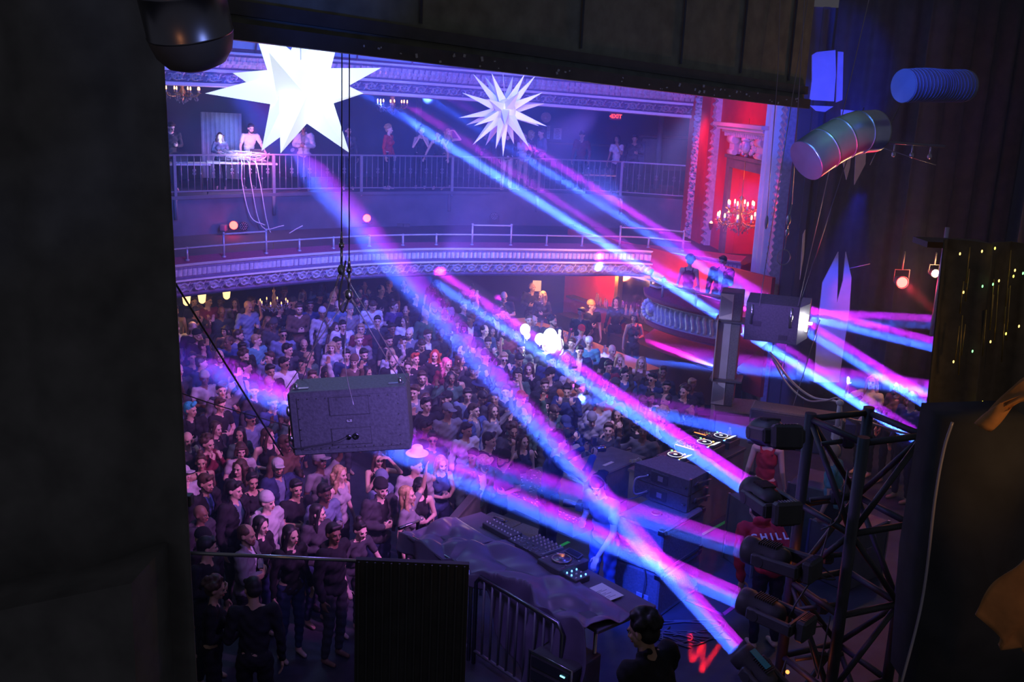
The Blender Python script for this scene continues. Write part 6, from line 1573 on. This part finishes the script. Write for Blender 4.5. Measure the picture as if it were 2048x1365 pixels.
def props(r, e, label_look):
    for x in e['ex']:
        if x in ('cup','can','phone'):
            both = e['pose'] in ('phone','clasp'); side = 1
            q = wrist_of(r, e['pose'], e['sex'], 1)
            if x == 'phone':
                q2 = wrist_of(r, e['pose'], e['sex'], -1); q = (q+q2)/2; tag(MB().box((0,0,0),(.15,.01,.075),bev=.003).box((0,.006,0),(.13,.002,.065),mi=1).build('phone',['black_paint','em_screen'],loc=q,rot=(0,0,r.rotation_euler.z)), 'phone held up by the '+label_look, 'phone')
            elif x == 'cup': tag(MB().lathe([(.001,-.05),(.030,-.05),(.040,.06),(.038,.06),(.028,-.04)],n=12).build('plastic_cup','glass',loc=q), 'clear cup held by the '+label_look, 'cup')
            else: tag(MB().lathe([(.001,-.06),(.03,-.06),(.033,-.05),(.033,.05),(.026,.062),(.001,.06)],n=14).build('drink_can','metal',loc=q), 'silver can held by the '+label_look, 'can')
for i, e in enumerate(PEO):
    kw = dict(beard=None, under=None, hatcol=None, glasses=False); tgt = STAGEPT; zz = None
    for x in e['ex']:
        if x == 'b': kw['beard'] = 1
        elif x == 'g': kw['glasses'] = True
        elif x[:2] == 'u:': kw['under'] = x[2:]
        elif x[:2] == 'h:': kw['hatcol'] = x[2:]; e['hat'] = x[2:]
        elif x[:2] == 'z:': zz = float(x[2:])
    r2 = random.Random(1000+i); p0, fz = base_of(e['px'],e['py'],e['s']); fz = zz if zz is not None else fz
    ang = math.atan2(tgt[1]-p0.y,tgt[0]-p0.x)+r2.uniform(-.45,.35); ft_ = (p0.x+math.cos(ang),p0.y+math.sin(ang))
    if i < 150 and e['py'] > 900: ft_ = (p0.x+math.cos(ang-.25),p0.y+math.sin(ang-.25))
    b, rz = put(e['px'],e['py'],ft_,e['pose'],e['sex'],fz,e['s'])
    n, g = look(e); pw = POSEW[e['pose']]; hw = hairw(e)
    e['n'], e['g'] = n, g
    cands = [f"{n} with {hw} in {g}", f"{n} with {hw} in {g}, {pw}" if pw else None]
    if kw['beard']: cands.insert(1, f"bearded {n} with {hw} in {g}")
    if kw['glasses']: cands.insert(1, f"{n} wearing glasses with {hw} in {g}")
    cands = [c for c in cands if c]
    e['c'] = cands[-1] if pw else cands[-1]; e['kw'] = kw; e['b'], e['rz'] = b, rz
from collections import Counter
cnt = Counter(e['c'] for e in PEO); lookcnt = Counter((e['n'],e['g']) for e in PEO)
rel = lambda a, b: ('just behind' if b['b'].y < a['b'].y-.35 else 'just in front of' if b['b'].y > a['b'].y+.35 else 'just left of' if b['b'].x > a['b'].x else 'just right of')
allc = set()
for e in PEO:
    lab = e['c']
    if cnt[lab] > 1 or lab in allc:
        near = sorted((o for o in PEO if o is not e), key=lambda o: (o['b']-e['b']).length)[:8]; opts = []
        for o in near:
            short = f"{o['n']} in {o['g']}"; opts.append(f"{e['n']} with {hairw(e)} in {e['g']}, {rel(e,o)} the {o['n']} with {hairw(o)}")
            opts.append(f"{e['n']} with {hairw(e)} in {e['g']}, {rel(e,o)} the {short}")
        lm = sorted(LAND, key=lambda l: (l[1]-e['px'])**2+(l[2]-e['py'])**2); opts = [f"{e['n']} with {hairw(e)} in {e['g']}, {l[0]}" for l in lm[:2]]+opts
        lab = next((o for o in opts if o not in allc and len(o.replace('-',' ').split()) <= 16), opts[0])
    allc.add(lab); e['lab'] = lab
    r = person(e['b'], e['rz'], e['s'], e['sex'], e['pose'], e['hair'], e['hcol'], e['style'], e['tcol'], e['skin'], lab, 'people in the crowd', pcol=('black','navy','charcoal')[int(e['px'])%3], **e['kw'])
    props(r, e, ' '.join(lab.split(',')[0].split()[:11]))
# ---------------------------------------------------------------- people on the gallery
def gperson(px, py, off, ft_, pose, sex, s, hair, hcol, style, tcol, skin, lab, rot=None, **kw):
    p = gal(px, off, py); rz = math.atan2(ft_[1],ft_[0])+PI/2
    h = head_offset(pose, rz, s); d = ray(px,py); z = CAMZ+d.z*p.y/d.y
    s2 = s
    b = V(p.x-h.x, p.y, 4.0); return person(b, rz, s2, sex, pose, hair, hcol, style, tcol, skin, lab, 'people on the upper gallery', **kw)
gperson(348,262,1.1,(.5,-1),'bow','m',.98,'short','brown','long','charcoal','pale','man in glasses and dark shirt bowed over the laptop near the curtain',glasses=True)
gperson(441,283,1.2,(.2,-1),'clasp','f',.82,'wavy','brown','long','denim','fair','person with wavy hair in pale denim, low behind the cable table')
gperson(506,272,1.15,(.7,-1),'rail','m',.98,'short','black','tee','white','pale','bearded man in white t-shirt leaning over the bright cable table',beard=1)
gperson(608,262,.45,(.05,-1),'clasp','m',1.0,'cap','black','jacket','pale_grey','brown','man in dark cap and pale jacket standing at the gallery railing',under='grey',hatcol='navy',pcol='navy')
gperson(697,277,.5,(.3,-1),'wave','f',.96,'bun','black','jacket','charcoal','fair','woman in silvery dark jacket with hand raised beside the big star point',under='grey')
gperson(779,262,.6,(1,-.35),'stand','f',1.0,'curly','fair','long','red','pale','woman with curly blond hair in red jacket in profile at the railing',pcol='black')
gperson(843,268,.7,(.1,-1),'mouth','f',.98,'bun','black','tank','black','pale','woman in black with hands at her mouth on the gallery')
gperson(877,268,.4,(-.1,-1),'rail','f',.96,'bun','brown','tank','black','fair','bare-shouldered woman leaning both arms on the gallery railing')
gperson(897,268,.9,(.6,-1),'shade','f',.96,'wavy','fair','tank','grey','pale','blond woman arm raised behind the bare-shouldered woman on the gallery')
gperson(972,262,1.2,(.2,-1),'stand','m',.97,'short','black','long','navy','brown','man in navy top mostly hidden behind the small star')
gperson(1017,262,.35,(.3,1),'stand','m',1.0,'short','black','long','black','fair','person in black top and white trousers under the small star, back turned',pcol='white')
gperson(1048,272,.6,(.4,-1),'hips','f',.93,'wavy','fair','tee','white','pale','woman in white top and pale trousers below the right of the small star',pcol='cream')
gperson(1064,268,.9,(.9,-.3),'turn','f',.98,'bob','fair','long','purple','pale','short-haired blond woman in purple talking beside the plaid shirt man')
gperson(1082,266,.6,(-.9,-.4),'cup','m',1.02,'short','brown','long','denim','fair','man in blue plaid shirt facing the blond woman on the gallery')
gperson(1163,287,1.0,(-.4,-1),'stand','m',1.0,'cap','black','long','maroon','tan','man in dark red shirt and cap behind the low glass table',hatcol='black')
gperson(1233,292,.8,(-.4,-1),'face','f',.96,'long','black','tee','white','tan','woman in white off-shoulder top beside the low glass table',pcol='navy')
gperson(1268,296,1.0,(-.2,-1),'cup','m',.98,'short','black','long','black','tan','man in black in the dark right part of the gallery')
# box balcony
b = V(4.33,20.75,1.85); person(b, -.35, 1.0, 'm', 'face', 'short', 'black', 'jacket', 'charcoal', 'fair', 'man in dark suit and bright white shirt standing on the box balcony', under='white')
p = W(1376,535,4.45); b = V(p.x,p.y,2.87); person(V(3.66,20.85,1.85), PI*.9, .98, 'f', 'stand', 'curly', 'black', 'tank', 'maroon', 'tan', 'woman with big curly hair seen from behind on the box balcony')
# ---------------------------------------------------------------- people on the stage (finer meshes)
HV = .0085
POSE['dj'] = ('reach','cup',16,14,20); POSE['photo'] = ('aim','aim',8,0,6); POSE['backstand'] = ('down','down',4,0,16); POSE['stoop'] = ('reach','chest',52,0,10); POSE['helper'] = ('chest','reach',18,10,15)
SC_ = dict(vox=HV)
fb_, rz = put(1196,972,(-.3,8.9),'dj','m',SZ,1.02)
ARM['reach'] = (V(.26,-.16,1.16),V(.20,-.38,.98),V(0,-.8,-.6),V(0,-.3,-1),.35)
r = person(fb_, rz, 1.02, 'm', 'dj', 'capback', 'black', 'tee', 'grey', 'fair', 'man in grey t-shirt and dark cap reaching over the front mixer', pcol='blue', vox=HV, hatcol='black')
CLR['blue'] = (.05,.10,.36)
U, Hm = rigM('dj'); mb = MB().tube([V(.088*math.cos(t),.0,.13+.135*math.sin(t)) for t in [k*PI/10 for k in range(11)]],.009,6)
for s_ in (-1,1): mb.cyl(V(s_*.078,0,.115),V(s_*.105,0,.115),.036,14)
o = mb.build('headphones','black_paint'); o.matrix_world = r.matrix_basis if False else Matrix.Translation(r.location)@Matrix.Rotation(rz,4,'Z')@Matrix.Scale(1.02,4)@Hm; tag(o,'black headphones worn by the man at the front mixer','headphones')
fb2, rz2 = put(1118,884,(3.4,12.6),'photo','m',SZ,1.04)
r2_ = person(fb2, rz2, 1.04, 'm', 'photo', 'curly', 'black', 'long', 'blue', 'fair', 'tall man in long blue shirt aiming a camera across the riser', pcol='navy', vox=HV)
q = (wrist_of(r2_,'photo','m',1)+wrist_of(r2_,'photo','m',-1))/2; fdir = Matrix.Rotation(rz2,3,'Z')@V(0,-1,0); r = empty('camera', q+fdir*.02, rz2, 'black camera with flash held by the man in the blue shirt', 'camera')
MB().box((0,0,0),(.14,.07,.10),bev=.01).box((0,.0,.06),(.05,.05,.03),bev=.006).build('camera_body','black_paint',r); MB().lathe([(.035,.03),(.036,.10),(.042,.11),(.042,.16),(.034,.16)],n=18,M4=Matrix.Rotation(PI/2,4,'X')).build('lens_barrel','lamp_metal',r)
MB().box((0,.0,.12),(.055,.06,.09),bev=.006).box((0,-.033,.13),(.045,.004,.045),mi=1).build('flash_unit',['black_paint','white'],r)
# second camera resting at the dj man's chest
c = DY(1160,1012,10.55); r = empty('camera', c, -1.9, 'long lensed camera beside the man in the grey t-shirt', 'camera')
MB().box((0,0,0),(.13,.08,.10),bev=.01).build('camera_body','black_paint',r); MB().lathe([(.034,.03),(.036,.11),(.044,.12),(.044,.19),(.036,.19)],n=18,M4=Matrix.Rotation(PI/2,4,'X')).build('lens_barrel','lamp_metal',r)
b, rz = put(1540,868,(4.6,15.5),'backstand','f',SZ,1.0)
person(b, rz, 1.0, 'f', 'backstand', 'bob', 'brown', 'tank', 'red', 'pale', 'woman in red sleeveless top seen from behind between the moving heads', pcol='maroon', vox=HV)
b, rz = put(1512,1020,(1.6,15.5),'stoop','m',SZ,1.0)
r = person(b, rz, 1.0, 'm', 'stoop', 'short', 'black', 'hoodie', 'red', 'fair', 'stooping person in red hooded jacket with white letters, below the woman in red', pcol='black', vox=HV)
U, Hm = rigM('stoop')
bm_ = textmesh('lettering','C H I L L',.115,'white',r,(0,0,0),(0,0,0),.003)
# set the word across the upper back, reading from the person's left to right shoulder as seen from behind
X, Yv = V(-1,0,0), U.to_3x3()@V(0,0,1); N = X.cross(Yv); mt = Matrix(((X.x,Yv.x,N.x,0),(X.y,Yv.y,N.y,0),(X.z,Yv.z,N.z,0),(0,0,0,1))); pos = U@V(0,.150,1.22)
bm_.matrix_local = Matrix.Translation(pos)@mt
b, rz = put(1283,1262,(-.6,8.0),'helper','m',SZ+.35,1.12)
person(b, rz, 1.12, 'm', 'helper', 'curly', 'black', 'jacket', 'black', 'tan', 'dark figure with curly hair crouched close by at the lower edge', under='charcoal', vox=HV)
b, rz = put(1664,905,(2.8,12.5),'backstand','m',SZ,1.0); person(b, rz, 1.0, 'm', 'backstand', 'bald', 'black', 'tee', 'teal', 'tan', 'bald man in teal t-shirt half hidden behind the truss tower')
b, rz = put(1745,765,(2.5,12.5),'reach' if False else 'wave','f',SZ,.97); person(b, rz, .97, 'f', 'wave', 'long', 'fair', 'tee', 'white', 'pale', 'blond woman in white top standing in the far wing under the lowest beam')
b, rz = put(1822,800,(2.5,12.5),'cup','m',SZ,1.0); person(b, rz, 1.0, 'm', 'cup', 'short', 'black', 'long', 'navy', 'tan', 'dim man in navy beside the ribbed drape in the far wing')
b, rz = put(1798,775,(2.5,12.5),'still','f',SZ,1.0); person(b, rz, 1.0, 'f', 'still', 'wavy', 'brown', 'long', 'brown', 'fair', 'dim woman in brown second from the drape in the far wing')
# two dark figures below the rail
b, rz = put(433,1178,(.5,10),'clasp','f',0,1.0); person(b, rz, 1.0, 'f', 'clasp', 'curly', 'brown', 'long', 'black', 'tan', 'dark figure with hands clasped below the thin metal rail, near the curtain')
b, rz = put(505,1180,(-3.6,14),'bow','m',0,1.04); person(b, rz, 1.04, 'm', 'bow', 'short', 'black', 'long', 'black', 'tan', 'dark man seen from behind below the thin metal rail')
# glowing balloons held over the crowd, paper crown, white hat, beer glasses
def balloons(px, py, dep, cl, lab, pw):
    c = D(px,py,dep); r = empty('balloon_cluster', c, 0, lab, 'balloons')
    for dx,dz,R in cl: MB().ell((dx,0,dz),(R,R,R*1.15),u=16,v=10).cyl((dx,0,dz-R*1.15),(dx,0,dz-R*1.15-.03),.01,6).build('balloon','em_balloon',r)
    MB().tube([(0,0,-.1),(0.02,0,-.7)],.006,5).build('string','white',r); point(c+V(0,-.45,.1), (.55,.75,1), pw, .15)
emis('em_balloon',(.75,.9,1),2.6)
balloons(1097,684,21.0,((-.18,.05,.11),(.03,.12,.15),(.0,-.08,.13),(.17,-.04,.15),(.13,-.2,.12),(.22,-.17,.1)),'big cluster of glowing white balloons above the middle of the crowd',60)
balloons(1050,664,21.5,((.0,.05,.11),(.05,-.08,.07)),'pair of small glowing white balloons left of the big cluster',22)
mb = MB().lathe([(.085,0),(.09,.05)],n=14,smooth=False)
for k in range(7): a = 2*PI*k/7; mb.box((.088*math.cos(a),.088*math.sin(a),.07),(.03,.01,.05),M4=Matrix.Rotation(a+PI/2,4,'Z'))
tag(mb.build('tiara','metal',loc=W(1046,866,1.72)),'glittering tiara on the waving woman by the riser','tiara')
h = bpy.data.objects.new('brimmed_hat', cached(('h','fedora'), lambda: hair_mesh('fedora'))); COL.objects.link(h); h.color = (.75,.72,.75,1); h.location = W(834,908,1.85)-V(0,0,.17); tag(h,'white brimmed hat held up beside the man in the pale shirt','hat')
# lights on the crowd
spot(W(860,700,1.6)+V(1.5,-2.5,3.2), W(872,715,1.6), (1,.06,.02), 500, 22, .8, .1); spot(W(470,800,1.6)+V(1.5,-2,3), W(450,800,1.6), (1,.12,.12), 160, 24, .8, .1)
spot((.8,8.4,5.6), W(620,960,1.2), (.85,.26,.95), 1300, 44, .8, .12)
spot((2.2,12.6,6.6), W(1080,790,1.5), (.50,.38,1), 1900, 50, .9, .12)
spot((1.0,13.5,6.5), W(560,740,1.5), (.52,.20,1), 2100, 50, .9, .12)
spot((1.8,13.2,6.2), W(800,720,1.5), (.45,.25,1), 900, 44, .9, .12)
